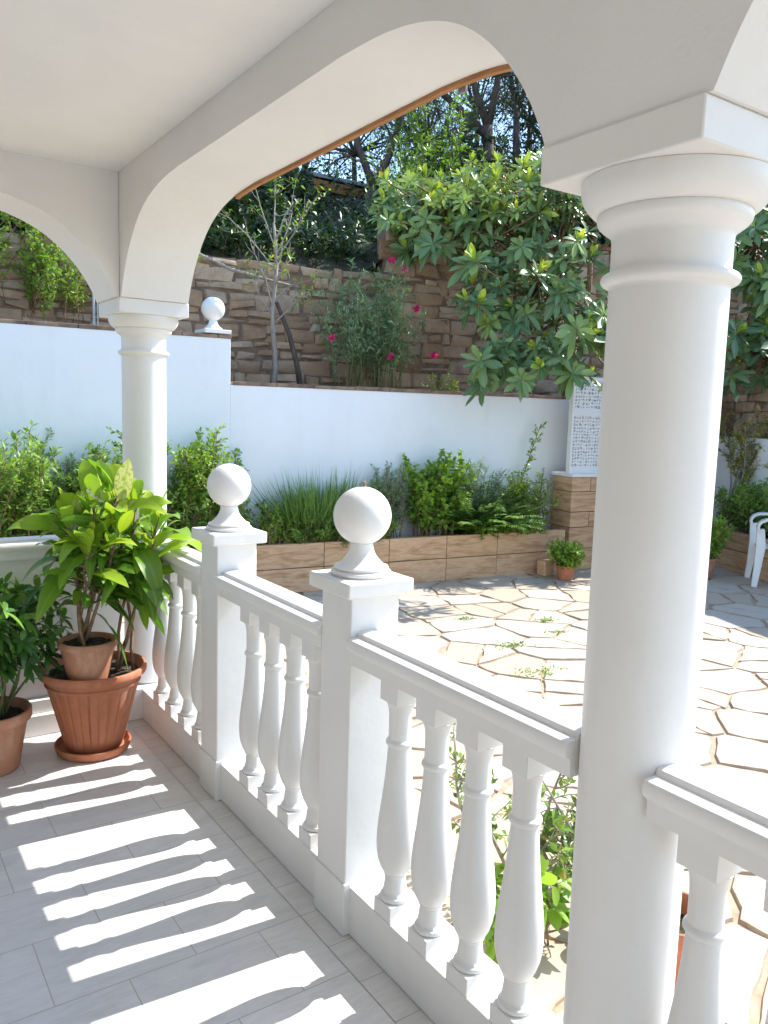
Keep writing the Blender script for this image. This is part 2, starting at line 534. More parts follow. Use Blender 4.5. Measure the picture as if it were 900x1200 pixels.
# ================================================================== PORCH
XB0, XB1 = 1.136, 1.464
fl = MB(); fl.box(-1.9, 1.40, -3.6, 4.26, -.30, -.004)
struct('porch_slab', fl, PLASTER, bevel=0)
t = MB(); t.add([(-1.88, -3.6, 0), (1.150, -3.6, 0), (1.150, 4.2, 0), (-1.88, 4.2, 0)], [(0, 1, 2, 3)])
struct('porch_floor', t, TILE, smooth=False)
t = MB(); t.add([(1.1525, -3.6, 0), (1.39, -3.6, 0), (1.39, 4.2, 0), (1.1525, 4.2, 0)], [(0, 1, 2, 3)])
struct('porch_floor_border', t, TILE_EDGE, smooth=False)

ZS = 2.105
prof = [(0, 2.105), (.012, 2.135), (.037, 2.188), (.077, 2.248), (.13, 2.313), (.213, 2.388), (.3, 2.440), (.393, 2.475),
        (.494, 2.498), (.603, 2.512), (.765, 2.52)]


def smoothprof(p, n=28):
    xs = np.array([a for a, b in p]); zs = np.array([b for a, b in p])
    u = np.concatenate([[0], np.cumsum(np.hypot(np.diff(xs), np.diff(zs)))])
    uu = np.linspace(0, u[-1], n); X = np.interp(uu, u, xs); Z = np.interp(uu, u, zs)
    for _ in range(3):
        X[1:-1] = (X[:-2] + 2 * X[1:-1] + X[2:]) / 4; Z[1:-1] = (Z[:-2] + 2 * Z[1:-1] + Z[2:]) / 4
    return list(zip(X, Z))


SP = smoothprof(prof)


def arch_line(a, b):
    """underside of an arch opening from a to b (springing line to springing line)"""
    left = [(a + x, z) for x, z in SP]; right = [(b - x, z) for x, z in SP][::-1]
    return left + right


def arcade(line, fixed0, fixed1, ztop, axis):
    mb = MB(); n = len(line)
    vs = []
    for (a, z) in line:
        for q in (fixed0, fixed1):
            for zz in (z, ztop):
                vs.append((q, a, zz) if axis == 'y' else (a, q, zz))
    fs = []
    for i in range(n - 1):
        o = i * 4; p = o + 4
        fs += [(o, p, p + 1, o + 1), (o + 2, o + 3, p + 3, p + 2), (o, o + 2, p + 2, p), (o + 1, p + 1, p + 3, o + 3)]
    fs += [(0, 1, 3, 2), (4 * n - 4, 4 * n - 2, 4 * n - 1, 4 * n - 3)]
    mb.add(vs, fs); return mb


roof = thing('porch_roof', 'white plastered porch roof with two arched sides and flat ceiling, over the tiled floor', 'porch roof', (-.3, .5, 2.1))
line = [(-3.6, ZS), (-2.20, ZS)] + arch_line(-1.93, .80) + [(.80, ZS), (1.155, ZS)] + arch_line(1.155, 3.905) + [(4.255, ZS)]
line = [p for i, p in enumerate(line) if i == 0 or abs(p[0] - line[i - 1][0]) + abs(p[1] - line[i - 1][1]) > 1e-4]
obj('arched_beam', arcade(line, XB0, XB1, 2.95, 'y'), PLASTER, roof, sharp=30)
line = [(-1.9, ZS), (-1.70, ZS)] + arch_line(-1.70, 1.115) + [(XB0 - .002, ZS)]
line = [p for i, p in enumerate(line) if i == 0 or abs(p[0] - line[i - 1][0]) + abs(p[1] - line[i - 1][1]) > 1e-4]
obj('arched_beam', arcade(line, 3.928, 4.252, 2.948, 'x'), PLASTER, roof, sharp=30)
m_ = MB(); m_.box(-1.9, XB0 - .001, -3.6, 3.927, 2.67, 2.94)
obj('ceiling', m_, PLASTER, roof, sharp=30)
m_ = MB(); m_.box(-2.2, 1.56, -3.7, 4.35, 2.951, 3.10)
obj('roof_slab', m_, PLASTER, roof)
# timber moulding that follows the outer edge of the far arch
tl = [p for p in arch_line(1.155, 3.905) if 1.46 < p[0] < 3.36]
m_ = MB(); vs = []; n = len(tl)
for (a, z) in tl:
    for (x, dz) in ((XB1 + .001, .018), (XB1 + .001, -.013), (XB1 + .018, -.013), (XB1 + .018, .018)): vs.append((x, a, z + dz))
fs = [(4 * i + k, 4 * i + (k + 1) % 4, 4 * i + 4 + (k + 1) % 4, 4 * i + 4 + k) for i in range(n - 1) for k in range(4)] + [(0, 1, 2, 3), (4 * n - 1, 4 * n - 2, 4 * n - 3, 4 * n - 4)]
m_.add(vs, fs); obj('wood_trim', m_, TIMBER, roof, sharp=40)
m_ = MB(); m_.box(XB1 + .0195, XB1 + .026, 1.83, 1.865, 2.49, 2.545); obj('bracket', m_, METAL, roof)

hw = MB(); hw.box(-2.1, -1.901, -3.6, 4.26, -.3, 2.949)
tag(obj('house_wall', hw, simple('house_render', (.34, .31, .275), (.42, .385, .34), 3, .8)), 'plain brown rendered house wall closing the back of the porch', 'wall')

# ---- columns
COLP = [(.108, .17), (.108, .5), (.108, 1.0), (.108, 1.5), (.108, 1.838), (.1085, 1.844)]
for k in range(9):
    a = -math.pi / 2 + math.pi * k / 8
    COLP.append((.1115 + .0135 * math.cos(a), 1.8585 + .0115 * math.sin(a)))
COLP += [(.1085, 1.873), (.108, 1.879), (.108, 1.915), (.1085, 1.930), (.110, 1.937), (.1145, 1.9425), (.121, 1.9475), (.128, 1.9525), (.1335, 1.9575), (.1365, 1.963), (.1375, 1.969), (.137, 1.9745),
         (.1355, 1.9765), (.1435, 1.9775), (.1475, 1.980), (.1525, 1.985), (.158, 1.991), (.163, 1.9985), (.167, 2.007), (.1692, 2.0165), (.1698, 2.026), (.1695, 2.0343), (.12, 2.0346)]


def column(x, y, label):
    c = thing('column', label, 'column', (x, y, 0), 'round white porch columns')
    sh = MB(); sh.lathe([p for p in COLP if p[1] < 1.8385], x, y, 72); obj('shaft', sh, WHITE, c, sharp=45)
    cp = MB(); cp.lathe([(.1078, 1.8375)] + [p for p in COLP if p[1] > 1.8385], x, y, 72); obj('capital', cp, WHITE, c, sharp=45)
    ab = MB(); ab.box(x - .172, x + .172, y - .172, y + .178, 2.035, 2.1045); obj('abacus', ab, WHITE, c, bevel=.004)
    pl = MB(); pl.box(x - .15, x + .15, y - .15, y + .15, .001, .165); obj('plinth', pl, WHITE, c, bevel=.006)
    return c


near = column(1.30, .98, 'large round white column in the foreground at the right, standing in the balustrade')
far = column(1.30, 4.09, 'round white column at the far corner of the porch behind the tall potted plants')
third = column(1.30, -2.06, 'round white porch column behind the camera')


# ---- posts with ball finials
def post(y, label, tip=False):
    x = 1.303
    p = thing('balustrade_post', label, 'post', (x, y, 0), 'square posts with ball tops')
    s = MB(); s.box(x - .085, x + .085, y - .085, y + .085, .0, 1.061); obj('shaft', s, WHITE, p, bevel=.004)
    s = MB(); s.box(x - .091, x + .091, y - .091, y + .091, .0015, .168); obj('base', s, WHITE, p, bevel=.003)
    s = MB(); s.box(x - .116, x + .116, y - .118, y + .118, 1.062, 1.108); obj('cap', s, WHITE, p, bevel=.006)
    pr = [(.092, 1.1085)]
    for k in range(6):
        a = -math.pi / 2 + math.pi * k / 5; pr.append((.086 + .007 * math.cos(a), 1.117 + .007 * math.sin(a)))
    pr += [(.082, 1.1245), (.083, 1.127)]
    for k in range(5):
        a = -math.pi / 2 + math.pi * k / 4; pr.append((.079 + .005 * math.cos(a), 1.132 + .005 * math.sin(a)))
    pr += [(.072, 1.139), (.060, 1.150), (.049, 1.162), (.041, 1.175), (.0365, 1.188), (.0355, 1.198), (.034, 1.206)]
    s = MB(); s.lathe(pr, x, y, 56); fb = obj('finial', s, WHITE, p, sharp=50)
    s = MB(); s.lathe([(.0879 * math.sin(a), 1.288 - .0879 * math.cos(a)) for a in np.linspace(.34, math.pi - .02, 36)], x, y, 64)
    b = obj('ball', s, WHITE, fb, sharp=0)
    if tip:
        s = MB(); s.lathe([(.006, 1.374), (.004, 1.379), (.004, 1.384), (.0065, 1.386), (.0065, 1.390), (.003, 1.392)], x + .004, y, 12)
        obj('tip', s, COPE, fb)
    return p


post(2.02, 'nearest square white post with a ball on top, tiny metal tip on its ball', True)
post(3.02, 'square white post with a ball on top, farther post, closer to the tall potted plants')

# ---- balustrades
RAIL = [(-.060, .862), (.060, .862), (.061, .898), (.066, .906)]
for k in range(9):
    a = -math.pi / 2 + math.pi * k / 8; RAIL.append((.0695 + .0075 * math.cos(a), .9237 + .0173 * math.sin(a)))
RR = [(.0400, .9418), (.0385, .9515), (.0365, .9535), (.028, .9565), (.015, .9585), (0, .959)]
RAIL += RR + [(-a_, b_) for a_, b_ in RR[:-1][::-1]]
for k in range(9):
    a = math.pi / 2 + math.pi * k / 8; RAIL.append((-.0695 + .0075 * math.cos(a), .9237 + .0173 * math.sin(a)))
RAIL += [(-.066, .906), (-.061, .898)]
BAL = []
Z0 = .155
for k in range(7):
    a = -math.pi / 2 + math.pi * k / 6; BAL.append((.0375 + .006 * math.cos(a), .2125 + .008 * math.sin(a)))
BAL += [(.0375, .222), (.0345, .234), (.032, .25), (.0305, .268), (.030, .279), (.0335, .281), (.0345, .2835), (.0335, .286), (.0365, .29),
        (.0455, .308), (.0525, .33), (.0565, .355), (.0578, .38), (.0570, .41), (.0545, .44), (.0505, .475), (.0460, .51), (.0420, .545), (.0385, .58),
        (.0355, .62), (.0335, .655), (.0325, .667), (.0365, .670), (.0395, .675), (.0395, .680), (.0365, .685), (.0325, .688), (.0322, .72), (.0325, .755),
        (.0345, .775), (.0385, .790), (.0425, .798)]
BX = 1.279


def make_baluster(parent, y):
    m = MB(); m.lathe(BAL, BX, y, 32)
    m.box(BX - .044, BX + .044, y - .041, y + .041, Z0 + .001, .2045)
    m.box(BX - .044, BX + .044, y - .041, y + .041, .7981, .8618)
    return obj('baluster', m, WHITE, parent, sharp=40, bevel=.0025)


BAL_MESH = None


def balustrade(y0, y1, ys, label):
    global BAL_MESH
    b = thing('balustrade', label, 'balustrade', (BX, (y0 + y1) / 2, 0), 'white balustrade runs between the posts')
    m = MB(); m.prism([(BX + q, z) for q, z in RAIL], 'y', y0, y1); obj('handrail', m, WHITE, b, sharp=25)
    m = MB(); m.box(1.234, 1.388, y0, y1, .002, Z0); obj('kerb', m, WHITE, b, bevel=.004)
    for y in ys:
        if BAL_MESH is None:
            o = make_baluster(b, y); BAL_MESH = (o, y, b.location.copy())
        else:
            o = BAL_MESH[0].copy(); COL.objects.link(o); o.parent = b
            o.location = (0, (y - b.location.y) - (BAL_MESH[1] - BAL_MESH[2].y), 0)
    return b


balustrade(1.075, 1.934, [1.757, 1.589, 1.421, 1.253], 'white balustrade run between the near column and the nearest ball-topped post')
balustrade(2.106, 2.934, [2.712, 2.547, 2.384, 2.222], 'white balustrade run between the two ball-topped posts')
balustrade(3.106, 3.985, [3.74, 3.568, 3.395, 3.222], 'white balustrade run between the farther post and the corner column, beside the big pot')
balustrade(-1.95, .885, [.785 - .168 * k for k in range(15)], 'white balustrade run to the right of the near column, cut by the picture edge')

# ---- parapet on the short side
pp = thing('parapet_wall', 'low solid white parapet wall with moulded top rail behind the potted plants', 'low wall', (-.3, 4.09, 0))
m = MB(); m.prism([(4.085 + q, z) for q, z in RAIL], 'x', -1.9, 1.19); obj('handrail', m, WHITE, pp, sharp=25)
m = MB(); m.box(-1.9, 1.155, 4.045, 4.13, .172, .861); obj('panel', m, WHITE, pp, bevel=.003)
m = MB(); m.box(-1.9, 1.148, 4.0, 4.165, .1045, .171); m.box(-1.9, 1.149, 3.975, 4.17, .0015, .104); obj('kerb', m, WHITE, pp, bevel=.004)

# ================================================================== GARDEN SETTING
ZP = -.06
A0 = np.array([4.212, 6.266]); U = np.array([.9930, -.1186]); V = np.array([.1186, .9930])


def W(s, D, z): return np.array([A0[0] + U[0] * s + V[0] * D, A0[1] + U[1] * s + V[1] * D, z])


rng = np.random.default_rng(4)
g = MB(); g.add([(-300, -300, ZP - .09), (300, -300, ZP - .09), (300, 300, ZP - .09), (-300, 300, ZP - .09)], [(0, 1, 2, 3)])
struct('ground', g, EARTH, smooth=False)
g = MB(); g.add([(1.402, -12, ZP - .010), (13, -12, ZP - .012), (13, 5.3, ZP - .012), (6.8, 6.3, ZP - .012), (-2, 7.2, ZP - .012), (-2, 4.27, ZP - .012), (1.402, 4.27, ZP - .012)], [(0, 1, 2, 3, 4, 5, 6)])
struct('patio_bed', g, MORTAR, smooth=False)


def clip(poly_, p, q, off):
    """keep the side of the bisector nearer p"""
    mx, my = (p[0] + q[0]) / 2, (p[1] + q[1]) / 2
    nx, ny = q[0] - p[0], q[1] - p[1]; l = math.hypot(nx, ny); nx /= l; ny /= l
    mx -= nx * off; my -= ny * off
    out = []
    for i in range(len(poly_)):
        a = poly_[i]; b = poly_[(i + 1) % len(poly_)]
        da = (a[0] - mx) * nx + (a[1] - my) * ny; db = (b[0] - mx) * nx + (b[1] - my) * ny
        if da <= 0: out.append(a)
        if da * db < 0:
            t = da / (da - db); out.append((a[0] + (b[0] - a[0]) * t, a[1] + (b[1] - a[1]) * t))
    return out


seeds = []
for _ in range(9000):
    p = (rng.uniform(1.5, 12.4), rng.uniform(-6, 6.5))
    md = float(rng.choice([.60, .46, .34, .22], p=[.18, .37, .28, .17]))
    if all((p[0] - q[0]) ** 2 * .7 + (p[1] - q[1]) ** 2 * 1.5 > ((md + q[2]) / 2) ** 2 for q in seeds): seeds.append((p[0], p[1], md))
fm = MB()


def flag(pg):
    p = (sum(q_[0] for q_ in pg) / len(pg), sum(q_[1] for q_ in pg) / len(pg))
    pts = []
    for k in range(len(pg)):
        a = pg[k]; b = pg[(k + 1) % len(pg)]; l = math.hypot(b[0] - a[0], b[1] - a[1]); n = max(1, int(l / .09))
        for j in range(n):
            t = j / n; w = .012 if j else .006
            tc = .015 if j == 0 else 0
            x = a[0] + (b[0] - a[0]) * t; y = a[1] + (b[1] - a[1]) * t
            x += (p[0] - x) * tc + rng.normal(0, w); y += (p[1] - y) * tc + rng.normal(0, w)
            pts.append((max(1.41, x), y))
    fm.cur = rng.random(); n = len(pts); zt = ZP + rng.uniform(-.002, .002)
    tx, ty = rng.normal(0, .004, 2)
    def top(x, y, sh):
        l = math.hypot(p[0] - x, p[1] - y) + 1e-6; t = min(.5, sh / l); x2 = x + (p[0] - x) * t; y2 = y + (p[1] - y) * t
        return (x2, y2, zt + (x2 - p[0]) * tx + (y2 - p[1]) * ty)
    vs = [(x, y, ZP - .0125) for x, y in pts] + [top(x, y, .004) for x, y in pts] + [top(x, y, .014 + .025 * rng.random()) for x, y in pts]
    i0 = len(fm.v)
    for k in range(2 * n): fm.e[i0 + k] = rng.uniform(.5, 1.0)
    fm.add(vs, [(j * n + k, j * n + (k + 1) % n, (j + 1) * n + (k + 1) % n, (j + 1) * n + k) for j in (0, 1) for k in range(n)] + [tuple(range(2 * n, 3 * n))])


for i, p in enumerate(seeds):
    nb = sorted([q for q in seeds if q is not p and abs(q[0] - p[0]) < 1.6 and abs(q[1] - p[1]) < 1.6], key=lambda q: (q[0] - p[0]) ** 2 + (q[1] - p[1]) ** 2)[:18]
    pg = [(p[0] - .9, p[1] - .9), (p[0] + .9, p[1] - .9), (p[0] + .9, p[1] + .9), (p[0] - .9, p[1] + .9)]
    for q in nb:
        pg = clip(pg, p, q, rng.uniform(.005, .011))
        if len(pg) < 3: break
    if len(pg) < 3: continue
    pieces = [pg]
    if rng.random() < .5 and p[2] > .3:
        an = rng.uniform(0, math.pi); off = rng.uniform(-.07, .07); ca, sa = math.cos(an), math.sin(an)
        qa = (p[0] + ca * (off + 1), p[1] + sa * (off + 1)); qb = (p[0] + ca * (off - 1), p[1] + sa * (off - 1))
        pieces = [clip(pg, qa, qb, .007), clip(pg, qb, qa, .007)]
    for pg in pieces:
        if len(pg) >= 3: flag(pg)
struct('patio', fm, FLAG, smooth=False, fixn=False)

# ---- white garden wall
HX = -1.305
gw = thing('garden_wall', 'stepped white garden wall with a thin brown stone capping behind the planter', 'garden wall', tuple(W(0, .5, ZP)))
m = MB()
m.obox(A0, U, V, -7.5, HX, .45, .60, ZP - .08, 2.215); m.obox(A0, U, V, HX + .0005, 3.45, .45, .60, ZP - .08, 1.805)
obj('wall_face', m, GARDEN_WHITE, gw, bevel=.004)
m = MB(); rng = np.random.default_rng(8)


def coping(m, s0, s1, z):
    s = s0
    while s < s1:
        l = min(rng.uniform(.3, .55), s1 - s); m.cur = rng.random()
        m.obox(A0, U, V, s + .003, s + l - .003, .435 + rng.uniform(0, .012), .65, z, z + .032 + rng.uniform(-.004, .006)); s += l


coping(m, -7.5, HX + .01, 2.216); coping(m, HX + .02, 3.45, 1.806)
obj('capping', m, COPE, gw, bevel=.004, smooth=False)

# ball ornament on the wall
bo = W(-1.44, .545, 2.25)
fo = thing('ball_finial', 'small white ball finial on a square base standing on the garden wall capping', 'ornament', tuple(bo))
m = MB(); m.box(bo[0] - .125, bo[0] + .125, bo[1] - .125, bo[1] + .125, bo[2] + .003, bo[2] + .038); obj('base', m, WHITE, fo, bevel=.004)
m = MB(); m.lathe([(.085, .038), (.082, .055), (.060, .07), (.042, .095), (.036, .12), (.036, .14)], 0, 0, 32)
m.v = [(p[0] + bo[0], p[1] + bo[1], p[2] + bo[2]) for p in m.v]; nk = obj('neck', m, WHITE, fo, sharp=50)
m = MB(); m.lathe([(.105 * math.sin(a), .225 - .105 * math.cos(a)) for a in np.linspace(.3, math.pi - .02, 26)], 0, 0, 36)
m.v = [(p[0] + bo[0], p[1] + bo[1], p[2] + bo[2]) for p in m.v]; obj('ball', m, WHITE, fo, sharp=0)

# ---- planter
pl = thing('planter_bed', 'long raised planter faced with brown wood-grain slabs along the white garden wall', 'planter', tuple(W(0, .2, ZP)))
m = MB(); mg = MB(); rng = np.random.default_rng(12)
mg.obox(A0, U, V, -4.6, 2.30, .012, .075, ZP - .05, .383)
joints = [-4.6, -3.95, -3.28, -2.6, -1.9, -1.2, -.54, .14, .79, 1.405, 2.30]
for a, b in zip(joints[:-1], joints[1:]):
    for z0, z1 in ((ZP, .163), (.170, .392)):
        m.cur = rng.random(); m.obox(A0, U, V, a + .003, b - .003, 0 + rng.uniform(0, .004), .08, z0, z1)
obj('slabs', m, PLANK, pl, bevel=.003, smooth=False); obj('core', mg, GROUT, pl)
m = MB(); nx, ny = 60, 8
vs = []
for j in range(ny + 1):
    for i in range(nx + 1):
        p = W(-4.6 + 6.9 * i / nx, .08 + .37 * j / ny, .33 + rng.normal(0, .012)); vs.append(p)
m.add(vs, [(j * (nx + 1) + i, j * (nx + 1) + i + 1, (j + 1) * (nx + 1) + i + 1, (j + 1) * (nx + 1) + i) for j in range(ny) for i in range(nx)])
obj('soil', m, SOIL, pl, sharp=0)

# ---- clad pillar with perforated screen
ps = thing('clad_pillar', 'wood-grain slab pillar with a white ledge and pierced white screen above it', 'pillar', tuple(W(2.8, .1, ZP)))
m = MB(); z = ZP
hs = [.24, .235, .17, .22, .16]
for h in hs:
    m.cur = rng.random(); s = 2.335
    for b in ((2.335, 2.80, 3.28) if h > .2 else (2.335, 2.60, 3.28)):
        if b > s: m.obox(A0, U, V, s + .003, b - .003, -.02 + rng.uniform(0, .006), .30, z + .003, z + h - .003); m.cur = rng.random(); s = b
    z += h
obj('slabs', m, PLANK, ps, bevel=.004, smooth=False)
m = MB(); m.obox(A0, U, V, 2.345, 3.27, 0, .29, ZP - .02, z - .002); obj('core', m, GROUT, ps)
ztop = z
m = MB(); m.obox(A0, U, V, 2.32, 3.30, -.035, .32, ztop + .001, ztop + .035); obj('ledge', m, WHITE, ps, bevel=.004)
# pierced screen: two panels of small irregular openings
sc = MB(); u0, u1 = 2.36, 3.26
zb = ztop + .036
Dd0, Dd1 = .05, .085
sc.obox(A0, U, V, u0, u1, Dd0 - .01, Dd1 + .01, zb, zb + .07)
sc.obox(A0, U, V, u0, u1, Dd0 - .01, Dd1 + .01, zb + .62, zb + .70)
sc.obox(A0, U, V, u0, u1, Dd0 - .01, Dd1 + .01, zb + 1.0, zb + 1.04)
sc.obox(A0, U, V, u0 - .03, u0, Dd0 - .011, Dd1 + .011, zb, zb + 1.04); sc.obox(A0, U, V, u1, u1 + .03, Dd0 - .011, Dd1 + .011, zb, zb + 1.04)
rs = np.random.default_rng(21)


def screen_panel(z0, z1):
    nu, nz = 24, max(3, int((z1 - z0) / .036)); du = (u1 - u0) / nu; dz = (z1 - z0) / nz
    gu = np.zeros((nz + 1, nu + 1)); gz = np.zeros((nz + 1, nu + 1))
    for j in range(nz + 1):
        for i in range(nu + 1):
            gu[j, i] = u0 + du * i + (rs.normal(0, du * .2) if 0 < i < nu else 0)
            gz[j, i] = z0 + dz * j + (rs.normal(0, dz * .2) if 0 < j < nz else 0)
    for j in range(nz):
        for i in range(nu):
            c = [(gu[j, i], gz[j, i]), (gu[j, i + 1], gz[j, i + 1]), (gu[j + 1, i + 1], gz[j + 1, i + 1]), (gu[j + 1, i], gz[j + 1, i])]
            cu = sum(p[0] for p in c) / 4; cz = sum(p[1] for p in c) / 4
            continue_hole = rs.uniform(.35, .72)
            h = [(cu + (a - cu) * continue_hole * rs.uniform(.7, 1.2), cz + (b - cz) * continue_hole * rs.uniform(.7, 1.2)) for a, b in c]
            vs = [W(a, Dd0, b) for a, b in c] + [W(a, Dd0, b) for a, b in h] + [W(a, Dd1, b) for a, b in h]
            fs = []
            for k in range(4):
                k2 = (k + 1) % 4
                fs += [(k, k2, 4 + k2, 4 + k), (4 + k, 4 + k2, 8 + k2, 8 + k)]
            sc.add(vs, fs)


screen_panel(zb + .07, zb + .62); screen_panel(zb + .70, zb + 1.0)
obj('pierced_screen', sc, WHITE, ps, smooth=False, fixn=False)

# ---- right side wall + planter
B0 = np.array([8.42, 5.46]); UB = nrm(np.array([-.175, -.466])); VB = np.array([-UB[1], UB[0]])
if VB[0] < 0: VB = -VB
sw = thing('side_garden_wall', 'white garden wall in shade at the right, behind the plastic chair', 'garden wall', (8.9, 4.6, ZP))
m = MB(); m.obox(B0, UB, VB, -1.2, 3.2, .55, .70, ZP - .08, 1.42); obj('wall_face', m, GARDEN_WHITE, sw, bevel=.004)
pb = thing('side_planter_bed', 'raised planter faced with cracked brown slabs behind the plastic chair at the right', 'planter', (8.5, 4.6, ZP))
m = MB(); s = -.9
while s < 3.2:
    l = rng.uniform(.4, .6)
    for z0, z1 in ((ZP, .17), (.178, .345)): m.cur = rng.random(); m.obox(B0, UB, VB, s + .003, s + l - .003, 0, .07, z0, z1)
    s += l
m.cur = .3; m.obox(B0, UB, VB, -.9, s, -.015, .09, .347, .375)
obj('slabs', m, PLANK, pb, bevel=.004, smooth=False)
m = MB(); m.obox(B0, UB, VB, -.9, 3.2, .071, .548, ZP, .31); obj('soil', m, SOIL, pb)

# ---- rubble retaining walls, stones built one by one
def rubble(name, label, ufun, s0, s1, z0, ztop, hole=None, seed=1, hmin=.07, hmax=.20):
    rg = np.random.default_rng(seed)
    w = thing(name, label, 'stone wall', tuple(ufun((s0 + s1) / 2, 0, z0)))
    m = MB(); z = z0
    while z < ztop - .02:
        h = min(rg.uniform(hmin, hmax), ztop - z)
        if ztop - z - h < .05: h = ztop - z
        s = s0 - rg.uniform(0, .2)
        while s < s1:
            l = rg.uniform(.10, .36) * (1 + h); n = 5
            parts = [(z, h)] if rg.random() > .22 or h < .13 else [(z, h * .5), (z + h * .5, h * .5)]
            for (zz, hh) in parts:
                m.cur = float(np.clip(rg.normal(.5, .25), 0, 1)); dp = rg.uniform(.0, .03); g_ = rg.uniform(.004, .012)
                jit = rg.normal(0, .016, (4, 2)); tilt = rg.normal(0, .02, 2)
                vs = []
                for j in range(n):
                    for i in range(n):
                        a = i / (n - 1); b = j / (n - 1)
                        ea = min(a, 1 - a); eb = min(b, 1 - b)
                        out = dp * (1 if ea > 0 and eb > 0 else -.2) + (.012 if ea > .3 and eb > .3 else 0) + rg.normal(0, .005)
                        if ea > 0 and eb > 0: out += tilt[0] * (a - .5) + tilt[1] * (b - .5)
                        aa = a if ea in (0, .5) else (a + (-.17 if a < .5 else .17)); bb = b if eb in (0, .5) else (b + (-.15 if b < .5 else .15))
                        j0 = (1 - aa) * (1 - bb) * jit[0] + aa * (1 - bb) * jit[1] + aa * bb * jit[2] + (1 - aa) * bb * jit[3]
                        vs.append(ufun(s + g_ + (l - 2 * g_) * aa + j0[0], -out, zz + g_ * .6 + (hh - 1.2 * g_) * bb + j0[1]))
                m.add(vs, [(j * n + i, j * n + i + 1, (j + 1) * n + i + 1, (j + 1) * n + i) for j in range(n - 1) for i in range(n - 1)])
            s += l
        z += h
    obj('stones', m, STONE, w, sharp=50, fixn=False)
    m = MB(); p = [ufun(s0, .004, z0), ufun(s1, .004, z0), ufun(s1, .35, z0), ufun(s0, .35, z0)]
    q = [np.array([a[0], a[1], ztop - .01]) for a in p]
    m.add(p + q, [(0, 1, 5, 4), (1, 2, 6, 5), (2, 3, 7, 6), (3, 0, 4, 7), (4, 5, 6, 7)]); obj('mortar', m, STONE_GAP, w)
    return w


rubble('retaining_wall', 'brown rubble stone retaining wall above the stepped white garden wall', lambda s, d, z: W(s, 1.62 + d, z), -6.0, .85, 1.70, 3.14, seed=3)
rubble('retaining_wall', 'taller brown rubble stone wall behind the big glossy-leaved shrub', lambda s, d, z: W(s, 1.52 + d, z), .85, 7.5, 1.60, 3.76, seed=5)
m = MB(); rg = np.random.default_rng(2); s = .85
redb = simple('red_brick_cap', (.22, .07, .04), (.38, .15, .09), 9, .9)
while s < 7.4:
    m.obox(A0, U, V, s + .004, s + .196, 1.45 + rg.uniform(0, .01), 1.75, 3.752, 3.80); s += .2
tag(obj('brick_coping', m, redb, bevel=.004, smooth=False), 'row of red bricks capping the taller stone wall', 'brick coping')
rubble('retaining_wall', 'shaded rubble stone wall above the side garden wall at the right', lambda s, d, z: np.array([B0[0] + UB[0] * s + VB[0] * (1.05 + d), B0[1] + UB[1] * s + VB[1] * (1.05 + d), z]),
       -2.2, 4.5, 1.2, 2.7, seed=9)

# ---- terrain: planting beds and hill
def terr(s, D):
    if D < 1.60: return (2.20 if s < HX else 1.79)
    base = 3.10 if s < .85 else 3.5
    return base + max(0, D - 1.8) * .27 + .35 * math.sin(s * .7) * min(1, (D - 1.6) * .2) + .25 * math.sin(D * .9 + s)


m = MB(); m.obox(A0, U, V, -8, HX - .0, .601, 1.61, 0, 2.205); m.obox(A0, U, V, HX + .001, 8, .601, 1.61, 0, 1.79)
struct('upper_bed', m, EARTH, smooth=False)
m = MB(); ss = np.linspace(-16, 20, 60); dd = np.concatenate([[1.70], np.linspace(1.95, 34, 40)])
vs = []
for D in dd:
    for s in ss:
        z = (3.08 if s < .85 else 3.5) if D < 1.8 else terr(s, D); vs.append(W(s, D, z))
vs0 = len(ss)
m.add(vs, [(j * vs0 + i, j * vs0 + i + 1, (j + 1) * vs0 + i + 1, (j + 1) * vs0 + i) for j in range(len(dd) - 1) for i in range(vs0 - 1)])
struct('hillside', m, SCRUB, sharp=0, fixn=False)
# bank on the right, behind the side wall
m = MB(); vs = []; ss = np.linspace(-5, 9, 22); dd = np.linspace(1.2, 12, 16)
for D in dd:
    for s in ss: vs.append((B0[0] + UB[0] * s + VB[0] * D, B0[1] + UB[1] * s + VB[1] * D, 2.6 + (D - 1.2) * .2 + .1 * math.sin(s * 2 + D)))
m.add(vs, [(j * 22 + i, j * 22 + i + 1, (j + 1) * 22 + i + 1, (j + 1) * 22 + i) for j in range(15) for i in range(21)])
struct('side_bank', m, SCRUB, sharp=0, fixn=False)

# metal pipe on the stone wall seen through the left arch
m = MB(); p = W(-2.33, 1.50, 2.25); m.tube([p, p + np.array([0, 0, .55])], .014, 8); q = p + np.array([.035, -.005, 0]); m.tube([q, q + np.array([0, 0, .40])], .008, 8)
tag(obj('pipe', m, PIPE), 'pair of thin pale pipes standing against the stone wall seen through the left arch', 'pipe')

